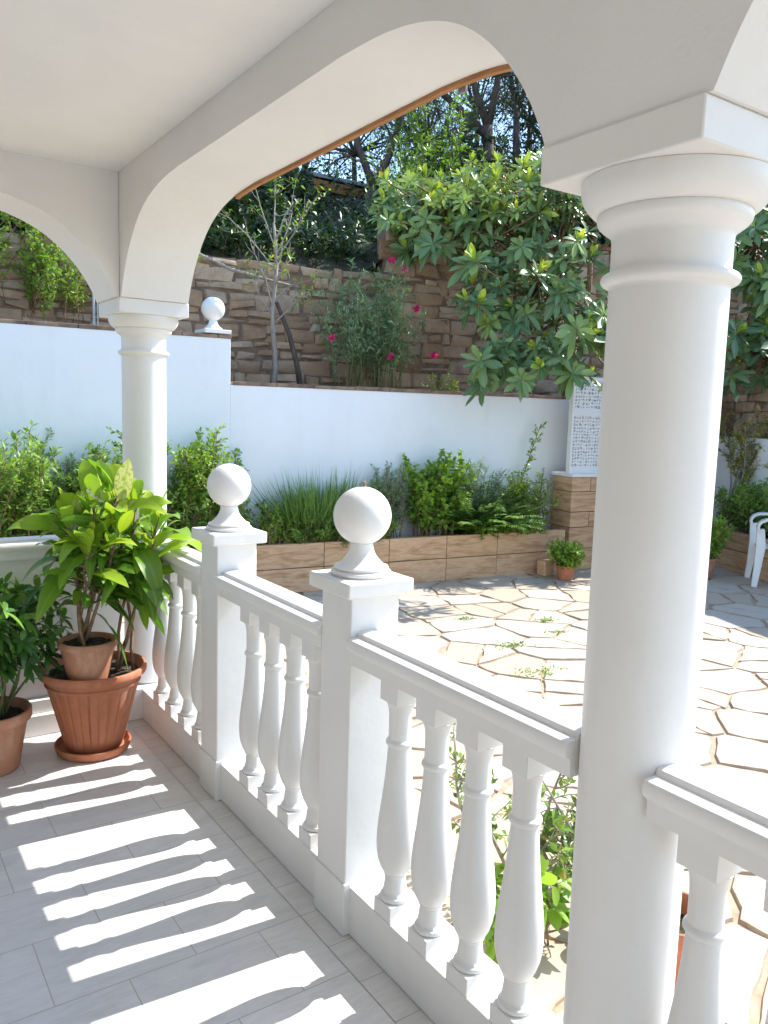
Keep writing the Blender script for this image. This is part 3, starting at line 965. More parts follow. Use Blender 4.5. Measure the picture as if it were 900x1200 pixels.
# shed on the hillside
sh = thing('shed', 'dark timber shed with a grey sheet roof on the hillside between the trees', 'shed', (7.4, 12.2, 4.6))
def hb(m, x0, x1, y0, y1, z0, z1): m.box(x0, x1, y0, y1, z0, z1)
m = MB(); hb(m, 6.9, 10.2, 12.6, 14.6, 3.5, 5.35); obj('wall', m, SHEDM, sh)
m = MB(); m.add([(6.5, 11.9, 5.36), (10.6, 11.9, 5.36), (10.6, 14.9, 6.0), (6.5, 14.9, 6.0), (6.5, 11.9, 5.42), (10.6, 11.9, 5.42), (10.6, 14.9, 6.06), (6.5, 14.9, 6.06)],
              [(0, 3, 2, 1), (4, 5, 6, 7), (0, 1, 5, 4), (1, 2, 6, 5), (2, 3, 7, 6), (3, 0, 4, 7)]); obj('roof', m, METAL, sh, bevel=.01)
for x in (6.7, 7.7, 8.7):
    m = MB(); m.box(x, x + .08, 12.0, 12.08, 4.0, 5.36); obj('post', m, SHEDM, sh)
m = MB(); m.box(6.6, 10.5, 11.95, 12.03, 5.18, 5.34); obj('fascia', m, TIMBER, sh)

# ================================================================== POTS
def pot(name, label, x, y, z, rt, rb, h, mt, soil_z, rimh=.03, rim_out=.01, flutes=0, group=None):
    p = thing(name, label, 'plant pot', (x, y, z), group)
    th = .012 if rt > .1 else .006
    zr = z + h - rimh
    def rad(zz): return rb + (rt - rim_out - rb) * (zz - z) / h
    outer = [(rb - .004, z), (rb, z + .004)] + [(rad(z + (zr - z) * k / 10), z + (zr - z) * k / 10) for k in range(1, 11)]
    rim = [(rt - .002, zr + .002), (rt, zr + .006), (rt, z + h - .006), (rt - .005, z + h), (rt - th - .002, z + h), (rt - th - .006, z + h - .005)]
    inner = [(rad(zr) - th, zr), (rad(z + h * .4) - th, z + h * .4)]
    fl = None
    if flutes:
        def fl(r, zz, a):
            if zz > zr - .045 or zz < z + .03 or r < rb: return r
            w = min(1, (zr - .045 - zz) / .015, (zz - z - .03) / .015)
            c = (a * flutes / (2 * math.pi)) % 1.0
            d = min(c, 1 - c)
            return r - .007 * w * max(0, 1 - (d / .13) ** 2)
    m = MB(); m.lathe(outer, x, y, 192 if flutes else 48, fl, cap=False); m.lathe([outer[-1]] + rim + inner, x, y, 48, None, cap=False)
    if flutes:
        m.lathe([(rad(zr - .04) + .000, zr - .045), (rad(zr - .035) + .005, zr - .040), (rad(zr - .03) + .005, zr - .034), (rad(zr - .02), zr - .029)], x, y, 64, cap=False)
    obj('body', m, mt, p, sharp=42)
    m = MB(); nr = 9; na = 28; R0 = rad(soil_z) - th + .002; vs = []; rg = np.random.default_rng(int(x * 1000) + 7)
    for i in range(nr):
        for k in range(na):
            a = 2 * math.pi * k / na; rr = R0 * i / (nr - 1); vs.append((x + rr * math.cos(a), y + rr * math.sin(a), soil_z + rg.normal(0, .004) + .008 * (1 - i / (nr - 1))))
    m.add(vs, [(i * na + k, i * na + (k + 1) % na, (i + 1) * na + (k + 1) % na, (i + 1) * na + k) for i in range(nr - 1) for k in range(na)])
    obj('soil', m, SOIL, p, sharp=0, fixn=False)
    return p


m = MB(); m.lathe([(.10, .0015), (.150, .0015), (.160, .006), (.168, .030), (.170, .040), (.167, .044), (.160, .042), (.155, .032), (.148, .020), (.10, .018)], .925, 3.70, 56)
tag(obj('pot_saucer', m, TERRA, sharp=40), 'round terracotta saucer on the floor under the large ribbed pot', 'saucer')
pot('plant_pot', 'large ribbed red terracotta pot standing in a saucer beside the balustrade', .93, 3.70, .021, .238, .125, .385, TERRA, .368, .034, .014, flutes=26)
pot('plant_pot', 'smaller plain terracotta pot standing inside the large ribbed pot', .884, 3.605, .372, .128, .085, .185, TERRA2, .535, .03, .006)
pot('plant_pot', 'plain terracotta pot at the left picture edge with the dark green plant', .492, 3.71, .0015, .172, .115, .268, TERRA2, .235, .045, .010)


def stems(root, pts_list, mt, n=7):
    m = MB()
    for pts, r0, r1 in pts_list: m.tube(pts, np.linspace(r0, r1, len(pts)), n)
    obj('stem', m, mt, root, sharp=0, fixn=False)


# croton in the small pot, and its neighbour in the big pot
def croton(label, base, tops, seed, nl, zlow, cream=0):
    rg = np.random.default_rng(seed)
    r = thing('potted_plant', label, 'potted plant', tuple(base))
    st = []; L1 = Leafer(); L2 = Leafer(); L3 = Leafer()
    for (tx, ty, tz) in tops:
        b = np.array(base) + np.array([rg.normal(0, .025), rg.normal(0, .02), 0]); e = np.array([tx, ty, tz])
        k = 8; pts = [b + (e - b) * i / k + np.array([rg.normal(0, .006), rg.normal(0, .006), 0]) * (0 < i < k) + np.array([0, 0, 0]) for i in range(k + 1)]
        pts = np.array(pts); st.append((pts, .0085, .005))
        n = nl
        for j in range(n):
            f = j / (n - 1)                    # 0 lowest .. 1 top
            q, dd = along(pts, max(.05, 1 - zlow * (1 - f) / max(.05, (e[2] - b[2])))); p = q
            a = j * 2.4 + rg.normal(0, .55)
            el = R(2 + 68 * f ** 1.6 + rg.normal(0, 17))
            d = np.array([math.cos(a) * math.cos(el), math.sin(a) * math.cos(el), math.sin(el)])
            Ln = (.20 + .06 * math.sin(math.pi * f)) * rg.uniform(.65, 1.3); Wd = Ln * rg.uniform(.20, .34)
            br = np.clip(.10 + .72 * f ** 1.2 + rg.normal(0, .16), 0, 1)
            up = np.array([-math.cos(a) * math.sin(el), -math.sin(a) * math.sin(el), math.cos(el)])
            nn = nrm(up + rg.normal(0, .42, 3)); pe = rg.uniform(.02, .06)
            st.append((np.array([p, p + d * pe * .5, p + d * pe]), .0028, .002))
            (L1 if rg.random() < .6 else L3).add(p + d * pe, d, nn, Ln, Wd, br, (.50 - .22 * f) * rg.uniform(.4, 1.6))
    for i in range(cream):
        tx, ty, tz = tops[i % len(tops)]
        a = rg.uniform(-2.2, .2); d = nrm(np.array([(-.75, .12, .5)[i], (-.1, -.25, .2)[i], 1.0]))
        L2.add(np.array([(.96, 1.03, 1.05)[i], 3.58, (1.17, 1.17, 1.13)[i]]), d, np.array([(-.1, -.6, -.9)[i], -.85, .3]), (.15, .21, .19)[i], (.05, .085, .06)[i], rg.random(), (.3, .02, .2)[i])
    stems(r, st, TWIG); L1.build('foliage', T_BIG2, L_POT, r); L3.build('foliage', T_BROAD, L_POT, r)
    if cream: L2.build('cream_leaves', T_BIG, L_CREAM, r)
    return r


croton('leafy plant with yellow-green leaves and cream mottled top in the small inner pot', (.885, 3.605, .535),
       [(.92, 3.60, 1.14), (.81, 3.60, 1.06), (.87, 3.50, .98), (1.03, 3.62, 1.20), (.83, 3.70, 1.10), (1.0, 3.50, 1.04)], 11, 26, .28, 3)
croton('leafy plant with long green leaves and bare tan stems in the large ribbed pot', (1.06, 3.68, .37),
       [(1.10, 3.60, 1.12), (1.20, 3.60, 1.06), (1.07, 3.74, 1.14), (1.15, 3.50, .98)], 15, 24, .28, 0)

# dark compact plant at the left
rt = thing('potted_plant', 'bushy dark green plant with small pointed leaves, in the pot at the left edge', 'potted plant', (.492, 3.71, .235))
rg = np.random.default_rng(31); st = []; LF = Leafer()
for i in range(22):
    a = rg.uniform(0, 2 * math.pi); le = rg.uniform(.05, .62)
    b = np.array([.492 + .06 * math.cos(a), 3.71 + .06 * math.sin(a), .235])
    pts = poly(rg, b, (math.cos(a) * le, math.sin(a) * le, 1), rg.uniform(.40, .60), 7, .09, .02); st.append((pts, .006, .003))
    for k in range(11):
        p, d = along(pts, .38 + .61 * k / 11)
        q = rg.normal(0, 1, 3); q = nrm(q - d * (q @ d)); tw = nrm(d * .5 + q * .8 + np.array([0, 0, .1])); tp = p + tw * rg.uniform(.05, .12)
        st.append((np.array([p, (p + tp) / 2, tp]), .0022, .0015))
        na = rg.integers(5, 8)
        for j in range(na):
            a2 = 2 * math.pi * j / na + rg.normal(0, .2)
            x = nrm(np.cross(tw, [0, 0, 1.0])); y = np.cross(tw, x)
            ld = nrm(tw * .45 + x * math.cos(a2) + y * math.sin(a2))
            LF.add(tp, ld, nrm(tw + np.array([0, 0, .6]) + rg.normal(0, .2, 3)), rg.uniform(.06, .10), rg.uniform(.022, .032), np.clip(rg.normal(.2 + .05 * k, .18), 0, 1), rg.uniform(.1, .5))
stems(rt, st, GTWIG, 5); LF.build('foliage', T_BROAD, L_SCHEFF, rt)

# ================================================================== PLANTS OF THE GARDEN
def wdisk(s, D, z, rs_, rd):
    def f(rng):
        return W(s + rng.uniform(-rs_, rs_), D + rng.uniform(-rd, rd), z)
    return f


def shrub(label, s, D, z, seed, bases=None, cat='shrub', name='shrub', group=None, **k):
    r = thing(name, label, cat, tuple(W(s, D, z)), group)
    bush(r, seed, bases or wdisk(s, D, z, .12, .08), **k); return r


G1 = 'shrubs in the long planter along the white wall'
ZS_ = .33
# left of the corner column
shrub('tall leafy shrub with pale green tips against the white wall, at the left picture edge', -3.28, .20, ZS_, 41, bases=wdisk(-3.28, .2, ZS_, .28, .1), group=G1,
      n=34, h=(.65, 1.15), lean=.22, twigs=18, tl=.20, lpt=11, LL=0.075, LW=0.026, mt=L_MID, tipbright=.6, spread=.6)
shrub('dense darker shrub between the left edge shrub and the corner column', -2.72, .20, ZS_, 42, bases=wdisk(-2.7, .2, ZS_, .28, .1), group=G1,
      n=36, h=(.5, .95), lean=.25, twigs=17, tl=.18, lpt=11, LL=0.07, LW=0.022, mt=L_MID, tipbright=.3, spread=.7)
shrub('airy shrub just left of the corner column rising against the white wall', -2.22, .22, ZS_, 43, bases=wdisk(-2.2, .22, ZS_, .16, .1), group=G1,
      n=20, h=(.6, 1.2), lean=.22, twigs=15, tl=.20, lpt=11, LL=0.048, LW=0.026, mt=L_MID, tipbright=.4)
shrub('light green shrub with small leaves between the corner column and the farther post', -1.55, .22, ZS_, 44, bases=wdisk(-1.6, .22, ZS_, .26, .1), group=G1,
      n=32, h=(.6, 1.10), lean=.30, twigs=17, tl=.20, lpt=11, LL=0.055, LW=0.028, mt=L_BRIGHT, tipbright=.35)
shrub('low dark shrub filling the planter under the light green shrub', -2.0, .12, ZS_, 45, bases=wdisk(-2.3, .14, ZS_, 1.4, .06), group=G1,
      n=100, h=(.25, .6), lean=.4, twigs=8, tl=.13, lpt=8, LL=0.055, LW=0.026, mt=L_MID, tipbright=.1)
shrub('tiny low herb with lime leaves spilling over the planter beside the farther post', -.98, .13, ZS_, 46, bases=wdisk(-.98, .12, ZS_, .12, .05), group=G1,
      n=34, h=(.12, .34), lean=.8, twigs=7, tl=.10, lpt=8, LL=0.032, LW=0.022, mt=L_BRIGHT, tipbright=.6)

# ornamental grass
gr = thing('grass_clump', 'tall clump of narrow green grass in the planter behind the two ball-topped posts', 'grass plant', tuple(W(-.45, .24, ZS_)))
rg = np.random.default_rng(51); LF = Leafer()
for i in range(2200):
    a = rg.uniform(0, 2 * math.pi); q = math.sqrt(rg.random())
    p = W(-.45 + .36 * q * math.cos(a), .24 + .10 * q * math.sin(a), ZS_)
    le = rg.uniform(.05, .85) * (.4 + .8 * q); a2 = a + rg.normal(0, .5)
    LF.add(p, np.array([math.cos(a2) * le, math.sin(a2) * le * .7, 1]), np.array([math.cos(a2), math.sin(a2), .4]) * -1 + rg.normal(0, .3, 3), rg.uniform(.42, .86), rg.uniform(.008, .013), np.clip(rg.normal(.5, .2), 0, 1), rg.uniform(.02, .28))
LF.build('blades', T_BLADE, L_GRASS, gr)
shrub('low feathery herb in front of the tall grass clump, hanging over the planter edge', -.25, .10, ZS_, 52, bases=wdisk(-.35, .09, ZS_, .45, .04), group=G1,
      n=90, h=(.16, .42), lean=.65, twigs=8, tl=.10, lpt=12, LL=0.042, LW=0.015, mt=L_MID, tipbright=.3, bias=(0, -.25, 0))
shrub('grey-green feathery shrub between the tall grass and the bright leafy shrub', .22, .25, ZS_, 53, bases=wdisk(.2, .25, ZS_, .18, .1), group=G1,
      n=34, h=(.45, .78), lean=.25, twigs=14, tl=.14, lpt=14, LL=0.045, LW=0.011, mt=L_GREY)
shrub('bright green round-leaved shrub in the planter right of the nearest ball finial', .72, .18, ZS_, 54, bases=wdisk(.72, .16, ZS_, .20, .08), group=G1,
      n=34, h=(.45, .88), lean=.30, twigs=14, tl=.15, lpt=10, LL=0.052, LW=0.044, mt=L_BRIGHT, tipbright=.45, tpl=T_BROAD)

# fern
fr = thing('fern', 'spreading green fern with arching fronds drooping over the middle of the planter', 'fern', tuple(W(1.32, .18, ZS_)))
rg = np.random.default_rng(55); LF = Leafer(); st = []
for i in range(120):
    a = rg.uniform(0, 2 * math.pi); le = rg.uniform(.1, 1.0); b = W(1.32 + rg.uniform(-.28, .28), .16 + rg.uniform(-.08, .1), ZS_)
    Lf = rg.uniform(.45, .85); pts = []; d = nrm(np.array([math.cos(a) * le, math.sin(a) * le * .8 - .25, 1])); p = b
    for k in range(9): pts.append(p); d = nrm(d + np.array([0, 0, -.13])); p = p + d * Lf / 8
    pts = np.array(pts); st.append((pts, .0025, .001))
    br = np.clip(rg.normal(.5, .2), 0, 1)
    for k in range(26):
        t = .1 + .89 * k / 26; p, d = along(pts, t)
        side = nrm(np.cross(d, [0, 0, 1.0]))
        for sg in (-1, 1):
            LF.add(p, nrm(side * sg + d * .35 + rg.normal(0, .06, 3)), np.array([0, 0, 1.0]) + rg.normal(0, .2, 3), .085 * math.sin(math.pi * (.15 + .8 * t)) + .012, .020, np.clip(br + rg.normal(0, .08), 0, 1), .2)
stems(fr, st, GTWIG, 4); LF.build('foliage', T_KITE, L_MID, fr)
shrub('dark spiky herb standing up behind the fern', 1.20, .32, ZS_, 56, bases=wdisk(1.2, .32, ZS_, .2, .05), group=G1,
      n=30, h=(.5, .82), lean=.22, twigs=10, tl=.12, lpt=9, LL=0.08, LW=0.014, mt=L_GREY)
shrub('pale green shrub with one tall leaning sprig near the right end of the planter', 1.80, .25, ZS_, 57, bases=wdisk(1.82, .25, ZS_, .14, .08), group=G1,
      n=30, h=(.45, .72), lean=.35, twigs=14, tl=.15, lpt=10, LL=0.036, LW=0.02, mt=L_BRIGHT, tipbright=.3)
r = thing('shrub', 'tall single sprig of small pale leaves leaning up against the white wall', 'shrub', tuple(W(1.72, .3, ZS_)), G1)
bush(r, 58, lambda q: W(1.72, .30, ZS_ + .05), n=1, h=(1.18, 1.19), lean=.0, twigs=30, tl=.14, lpt=9, LL=.042, LW=.026, mt=L_BRIGHT, bias=(.38, -.02, 0), wander=.05, t0=.30, r0=.009, stem_mt=TWIG)
shrub('wispy green shrub at the far right end of the planter beside the clad pillar', 2.12, .25, ZS_, 59, bases=wdisk(2.12, .25, ZS_, .08, .05), group=G1,
      n=8, h=(.5, .72), lean=.3, twigs=9, tl=.16, lpt=8, LL=0.036, LW=0.024, mt=L_BRIGHT)
shrub('low lime ground cover at the foot of the pale shrub in the planter', 1.75, .10, ZS_, 60, bases=wdisk(1.6, .09, ZS_, .40, .04), group=G1,
      n=70, h=(.1, .28), lean=.8, twigs=6, tl=.09, lpt=8, LL=0.036, LW=0.024, mt=L_BRIGHT, bias=(0, -.35, 0))

# small pots on the patio
pot('plant_pot', 'small terracotta pot on the patio in front of the clad pillar', 6.16, 5.66, ZP + .001, .105, .075, .15, TERRA, ZP + .125, .025, .005)
r = thing('potted_plant', 'round bright green plant in the small pot before the clad pillar', 'potted plant', (6.16, 5.66, ZP + .125))
bush(r, 61, disk((6.16, 5.66, ZP + .125), .06), n=70, h=(.12, .30), lean=1.3, twigs=8, tl=.09, lpt=8, LL=.036, LW=.024, mt=L_BRIGHT, tipbright=.5, r0=.003)
pot('plant_pot', 'pale terracotta pot just right of the near column, far across the patio', 7.62, 5.05, ZP + .001, .13, .09, .22, TERRA2, ZP + .19, .03, .006)
r = thing('potted_plant', 'lime green bushy plant in the pale pot right of the near column', 'potted plant', (7.62, 5.05, ZP + .19))
bush(r, 62, disk((7.64, 5.05, ZP + .19), .08), n=60, h=(.2, .5), lean=.9, twigs=8, tl=.12, lpt=8, LL=.05, LW=.024, mt=L_BRIGHT, tipbright=.5, r0=.004, bias=(.15, 0, 0))
m = MB(); m.cur = .4
c = W(1.95, -.12, 0); m.box(c[0] - .07, c[0] + .07, c[1] - .06, c[1] + .06, ZP + .001, ZP + .16)
tag(obj('stone_block', m, PLANK, bevel=.012), 'small brown stone block on the patio left of the little green plant', 'stone block')
# outside pot near the column
pot('plant_pot', 'terracotta pot of dry soil on the patio right behind the near column', 2.00, 1.335, ZP + .001, .125, .085, .21, TERRA, ZP + .15, .03, .006)
r = thing('potted_plant', 'withered little seedling in the pot behind the near column', 'potted plant', (2.00, 1.335, ZP + .15))
bush(r, 63, disk((2.00, 1.335, ZP + .15), .06), n=12, h=(.03, .08), lean=1.4, twigs=3, tl=.04, lpt=3, LL=.03, LW=.008, mt=L_GRASS, r0=.0015)

# straggly shrub outside the balustrade
r = thing('shrub', 'straggly green shrub with woody branches outside the balustrade, seen between the balusters', 'shrub', (1.95, 1.9, ZP))
bush(r, 64, disk((2.0, 1.95, ZP), .22), n=13, h=(.35, .60), lean=.9, twigs=9, tl=.17, lpt=9, LL=.045, LW=.020, mt=L_MID, wander=.22, r0=.009, spread=.9, t0=.1, stem_mt=BARKP, yellow=(.22, L_YEL))
r = thing('shrub', 'low creeping plant with large green leaves at the foot of the kerb outside the balustrade', 'shrub', (1.7, 1.5, ZP))
bush(r, 65, disk((1.75, 1.62, ZP), .2), n=10, h=(.15, .35), lean=1.1, twigs=5, tl=.12, lpt=4, LL=.075, LW=.042, mt=L_BRIGHT, tpl=T_BROAD, r0=.004)
r = thing('weed', 'small green weed sprouting from the patio just right of the near column', 'weed', (2.55, 1.75, ZP))
bush(r, 66, disk((2.52, 1.72, ZP), .05), n=7, h=(.12, .3), lean=.7, twigs=4, tl=.1, lpt=5, LL=.05, LW=.024, mt=L_BRIGHT, tpl=T_BROAD, r0=.003)
# weeds in the joints: uncountable tufts
LF = Leafer(); rg = np.random.default_rng(72)
for (cx, cy, rr, n) in ((4.0, 4.15, .10, 130), (4.75, 4.55, .06, 90), (3.75, 3.6, .1, 120), (4.2, 4.9, .05, 60), (4.9, 3.9, .07, 90), (3.0, 3.1, .06, 60), (5.8, 2.9, .05, 60), (4.55, 4.25, .05, 60)):
    for i in range(n):
        p = np.array([cx + rg.normal(0, rr), cy + rg.normal(0, rr * .5), ZP - .005]); a = rg.uniform(0, 2 * math.pi)
        LF.add(p, np.array([math.cos(a), math.sin(a), rg.uniform(.3, 1.4)]), np.array([0, 0, 1.0]) + rg.normal(0, .4, 3), rg.uniform(.02, .05), rg.uniform(.006, .014), rg.random(), .2)
o = LF.build('joint_weeds', T_KITE, L_BRIGHT, None); o['kind'] = 'stuff'

# shrubs of the side planter on the right
def bw(s, D, z): return np.array([B0[0] + UB[0] * s + VB[0] * D, B0[1] + UB[1] * s + VB[1] * D, z])
r = thing('shrub', 'dense green fern-like shrub in the side planter behind the plastic chair', 'shrub', tuple(bw(.5, .3, .31)))
bush(r, 67, lambda q: bw(.5 + q.uniform(-.7, .7), .3 + q.uniform(-.12, .12), .31), n=80, h=(.28, .68), lean=.45, twigs=13, tl=.17, lpt=12, LL=.060, LW=.022, mt=L_MID, tipbright=.5)
r = thing('sapling', 'sapling with yellowing leaves on arching branches, right of the near column', 'sapling', tuple(bw(-.2, .35, .31)))
bush(r, 68, lambda q: bw(-.35 + q.uniform(-.05, .05), .35, .31), n=9, h=(1.0, 1.55), lean=.45, twigs=15, tl=.38, lpt=14, LL=.075, LW=.034, mt=L_YEL, wander=.16, r0=.013, stem_mt=BARKP, t0=.55, bias=(0.05, -.15, 0))

# ---- beds above the wall
r = thing('small_tree', 'slender young tree with a pale straight trunk and bare twiggy crown above the white wall', 'tree', tuple(W(-.72, .98, 1.79)))
rg = np.random.default_rng(81); st = []; LF = Leafer(); LY = Leafer()
b = W(-.72, .95, 1.79); trunk = np.array([b + np.array([.02 * math.sin(k * 1.3), 0, .2 * k]) for k in range(9)]); st.append((trunk, .03, .012))
brs = []
for k in range(13):
    p, d = along(trunk, .40 + .59 * k / 13); a = k * 2.2; q = nrm(np.array([math.cos(a) * .9, math.sin(a) * .6, .75 + .04 * k]))
    tw = poly(rg, p, q, rg.uniform(.35, .7), 6, .12, .05); st.append((tw, .009, .003)); brs.append(tw)
    for j in range(5):
        p2, d2 = along(tw, rg.uniform(.4, .98)); t2 = poly(rg, p2, d2 + rg.normal(0, .5, 3), rg.uniform(.12, .3), 3, .15, .04); st.append((t2, .004, .0015)); brs.append(t2)
for tw in brs:
    e = tw[-1]
    if rg.random() < .55:
        for j in range(rg.integers(6, 16)):
            d = nrm(rg.normal(0, 1, 3) + np.array([0, 0, .7])); (LY if rg.random() < .3 else LF).add(e + rg.normal(0, .03, 3), d, np.array([0, 0, 1]) + rg.normal(0, .5, 3), rg.uniform(.05, .09), rg.uniform(.014, .024), rg.random(), .2)
stems(r, st, BARKP, 6); LF.build('foliage', T_KITE, L_BRIGHT, r); LY.build('dry_leaves', T_KITE, L_YEL, r)
m = MB(); p = W(-.62, .92, 1.79); pts = [W(-.42, .95, 1.78), W(-.47, .96, 2.05), W(-.55, .98, 2.35), W(-.68, 1.0, 2.65)]
m.tube(pts, [.034, .028, .024, .018], 7)
r2 = tag(obj('leaning_trunk', m, BARK, sharp=0), 'dark bare leaning trunk beside the slender young tree above the white wall', 'trunk')
m = MB(); m.tube([W(-1.95, 1.2, 3.25), W(-1.5, 1.15, 3.08), W(-1.1, 1.1, 2.93), W(-.72, 1.05, 2.86), W(-.2, 1.1, 2.80)], [.012, .016, .018, .014, .008], 6)
tag(obj('fallen_branch', m, BARKP, sharp=0), 'long bare pale branch leaning across the slender tree in front of the stone wall', 'branch')

r = thing('oleander', 'tall grey-green bush with narrow leaves and magenta flowers above the white wall', 'flowering bush', tuple(W(.35, 1.0, 1.79)))
bush(r, 83, lambda q: W(.32 + q.uniform(-.38, .42), 1.0 + q.uniform(-.15, .15), 1.79), n=46, h=(.7, 1.45), lean=.30, twigs=12, tl=.22, lpt=11, LL=.075, LW=.017, mt=L_GREY, stem_mt=GTWIG, t0=.25, r0=.006)
LP = Leafer(); rg = np.random.default_rng(84)
for (s, z) in ((-.20, 2.32), (.47, 2.17), (.98, 2.22), (.45, 3.13), (.60, 3.06), (.75, 2.68)):
    c = W(s, .72, z)
    LP = Leafer()
    for j in range(26): LP.add(c + rg.normal(0, .004, 3), rg.normal(0, 1, 3) + np.array([0, -.3, .2]), rg.normal(0, 1, 3), .05, .03, rg.random(), .1)
    LP.build('flower', T_KITE, PETAL, r)
shrub('small light green weed growing over the wall capping right of the flowering bush', 1.15, .68, 1.79, 85, name='weed', cat='weed', n=10, h=(.1, .3), lean=.9, twigs=5, tl=.1, lpt=5, LL=.05, LW=.014, mt=L_BRIGHT, r0=.003, bias=(-.5, -.1, 0))

# climbing greenery on the stone wall at the left
def hang(label, s0, s1, z0, z1, n, seed, mt, D=1.45):
    r = thing('climbing_shrub', label, 'climber', tuple(W((s0 + s1) / 2, D, z0)))
    bush(r, seed, lambda q: W(q.uniform(s0, s1), D + q.uniform(-.1, .3), z0 + (z1 - z0) * q.random() ** 1.2), n=n, h=(.35, .75), lean=.6, twigs=10, tl=.20, lpt=9, LL=.055, LW=.026, mt=mt, r0=.005, bias=(0, -.25, 0), tipbright=.4)


hang('bright green bushy climber over the stone wall seen through the left arch', -4.6, -2.55, 2.25, 3.2, 95, 91, L_BRIGHT)
hang('small tuft of green climber on the stone wall behind the left arch', -2.62, -2.38, 2.25, 2.6, 5, 92, L_BRIGHT)
hang('green tuft at the edge of the stone wall beside the arch springing', -1.75, -1.45, 2.75, 3.15, 8, 93, L_MID)

# ---- big glossy shrub with leaf rosettes
def px(x, y, d):
    """a point of the garden seen in direction (x, y) of a 900x1200 view, d metres away along the view axis"""
    return CAM + (_f + _r * ((x - 450) / 939.2) - _u * ((y - 600) / 939.2)) * d


def rosette_shrub(label, zones, trunk0, seed, LLr=(.17, .29)):
    rg = np.random.default_rng(seed)
    r = thing('rosette_shrub', label, 'shrub', tuple(trunk0)); st = []; LF = Leafer(); buds = []
    hub = np.array(trunk0) + np.array([-.05, -.1, .9])
    st.append((np.array([np.array(trunk0), np.array(trunk0) + np.array([.05, 0, .4]), hub]), .07, .05))
    mids = []
    for (x0, y0, x1, y1, d0, d1, n) in zones:
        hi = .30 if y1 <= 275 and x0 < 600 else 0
        c = px((x0 + x1) / 2, (y0 + y1) / 2, (d0 + d1) / 2 + .2)
        mid = [hub + (c - hub) * t + np.array([0, 0, .25 * math.sin(math.pi * t)]) + rg.normal(0, .04, 3) for t in np.linspace(0, 1, 6)]
        st.append((np.array(mid), .035, .018))
        for i in range(n):
            e = px(rg.uniform(x0, x1), rg.uniform(y0, y1), rg.uniform(d0, d1)); j = rg.integers(2, 6)
            b = mid[j]; mm = (b + e) / 2 + np.array([0, 0, -.08]) + rg.normal(0, .04, 3); st.append((np.array([b, (b + mm) / 2, mm, (mm + e) / 2 + rg.normal(0, .015, 3), e]), .012, .006))
            ax = nrm(nrm(e - mm) * .55 + np.array([-.15, -.55, .55]) + rg.normal(0, .35, 3))
            X = nrm(np.cross(ax, [0.1, .9, .3])); Y = np.cross(ax, X); s = rg.uniform(.8, 1.15)
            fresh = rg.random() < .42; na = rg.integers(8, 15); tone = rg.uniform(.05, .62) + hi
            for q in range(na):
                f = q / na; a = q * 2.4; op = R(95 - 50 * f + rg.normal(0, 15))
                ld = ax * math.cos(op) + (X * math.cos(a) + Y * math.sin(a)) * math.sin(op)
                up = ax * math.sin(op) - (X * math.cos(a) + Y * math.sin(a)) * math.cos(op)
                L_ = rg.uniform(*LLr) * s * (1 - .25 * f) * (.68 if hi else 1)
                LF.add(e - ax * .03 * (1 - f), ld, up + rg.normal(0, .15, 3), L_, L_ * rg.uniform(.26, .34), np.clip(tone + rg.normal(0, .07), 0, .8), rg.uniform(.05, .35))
            if fresh:
                for q in range(rg.integers(3, 7)):
                    a = q * 1.9; ld = nrm(ax + (X * math.cos(a) + Y * math.sin(a)) * rg.uniform(.25, .6)); L_ = rg.uniform(.12, .19) * s * (.8 if hi else 1)
                    LF.add(e, ld, -(X * math.cos(a) + Y * math.sin(a)) + ax * .3, L_, L_ * .33, rg.uniform(.86, 1.0), 0)
                if rg.random() < .12:
                    LB = Leafer(); LB.add(e, nrm(ax + rg.normal(0, .4, 3)), X, .11, .03, rg.random(), 0); buds.append(LB)
            # scattered leaves down the twig
            for q in range(5):
                t = rg.uniform(.2, .9); p = mm + (e - mm) * t; LF.add(p, nrm(rg.normal(0, 1, 3)), nrm(rg.normal(0, .6, 3) + np.array([0, 0, 1])), rg.uniform(.12, .18) * s, .045, rg.uniform(0, .5), .2)
    m = MB()
    for pts, r0_, r1_ in st: m.tube(pts, np.linspace(r0_, r1_, len(pts)), 6)
    obj('branch', m, TWIG, r, sharp=0, fixn=False)
    LF.build('foliage', T_OBOV, L_LOQ, r)
    for LB in buds: LB.build('red_bud', T_OBOV, PETALR, r)


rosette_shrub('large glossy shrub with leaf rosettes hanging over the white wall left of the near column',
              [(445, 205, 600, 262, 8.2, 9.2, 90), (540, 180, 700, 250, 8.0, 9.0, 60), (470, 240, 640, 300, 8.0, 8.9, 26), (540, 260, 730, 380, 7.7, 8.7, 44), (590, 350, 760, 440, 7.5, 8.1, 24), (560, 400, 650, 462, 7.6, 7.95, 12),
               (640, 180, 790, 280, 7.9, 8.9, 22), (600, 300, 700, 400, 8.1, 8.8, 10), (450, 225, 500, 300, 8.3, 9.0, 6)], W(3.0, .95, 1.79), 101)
rosette_shrub('second glossy rosette shrub right of the near column above the side wall',
              [(840, 220, 940, 330, 9.4, 10.8, 36), (850, 320, 950, 420, 9.2, 10.4, 36), (850, 400, 950, 450, 9.4, 10.0, 10)], np.array([10.6, 6.6, 2.7]), 102, (.24, .38))

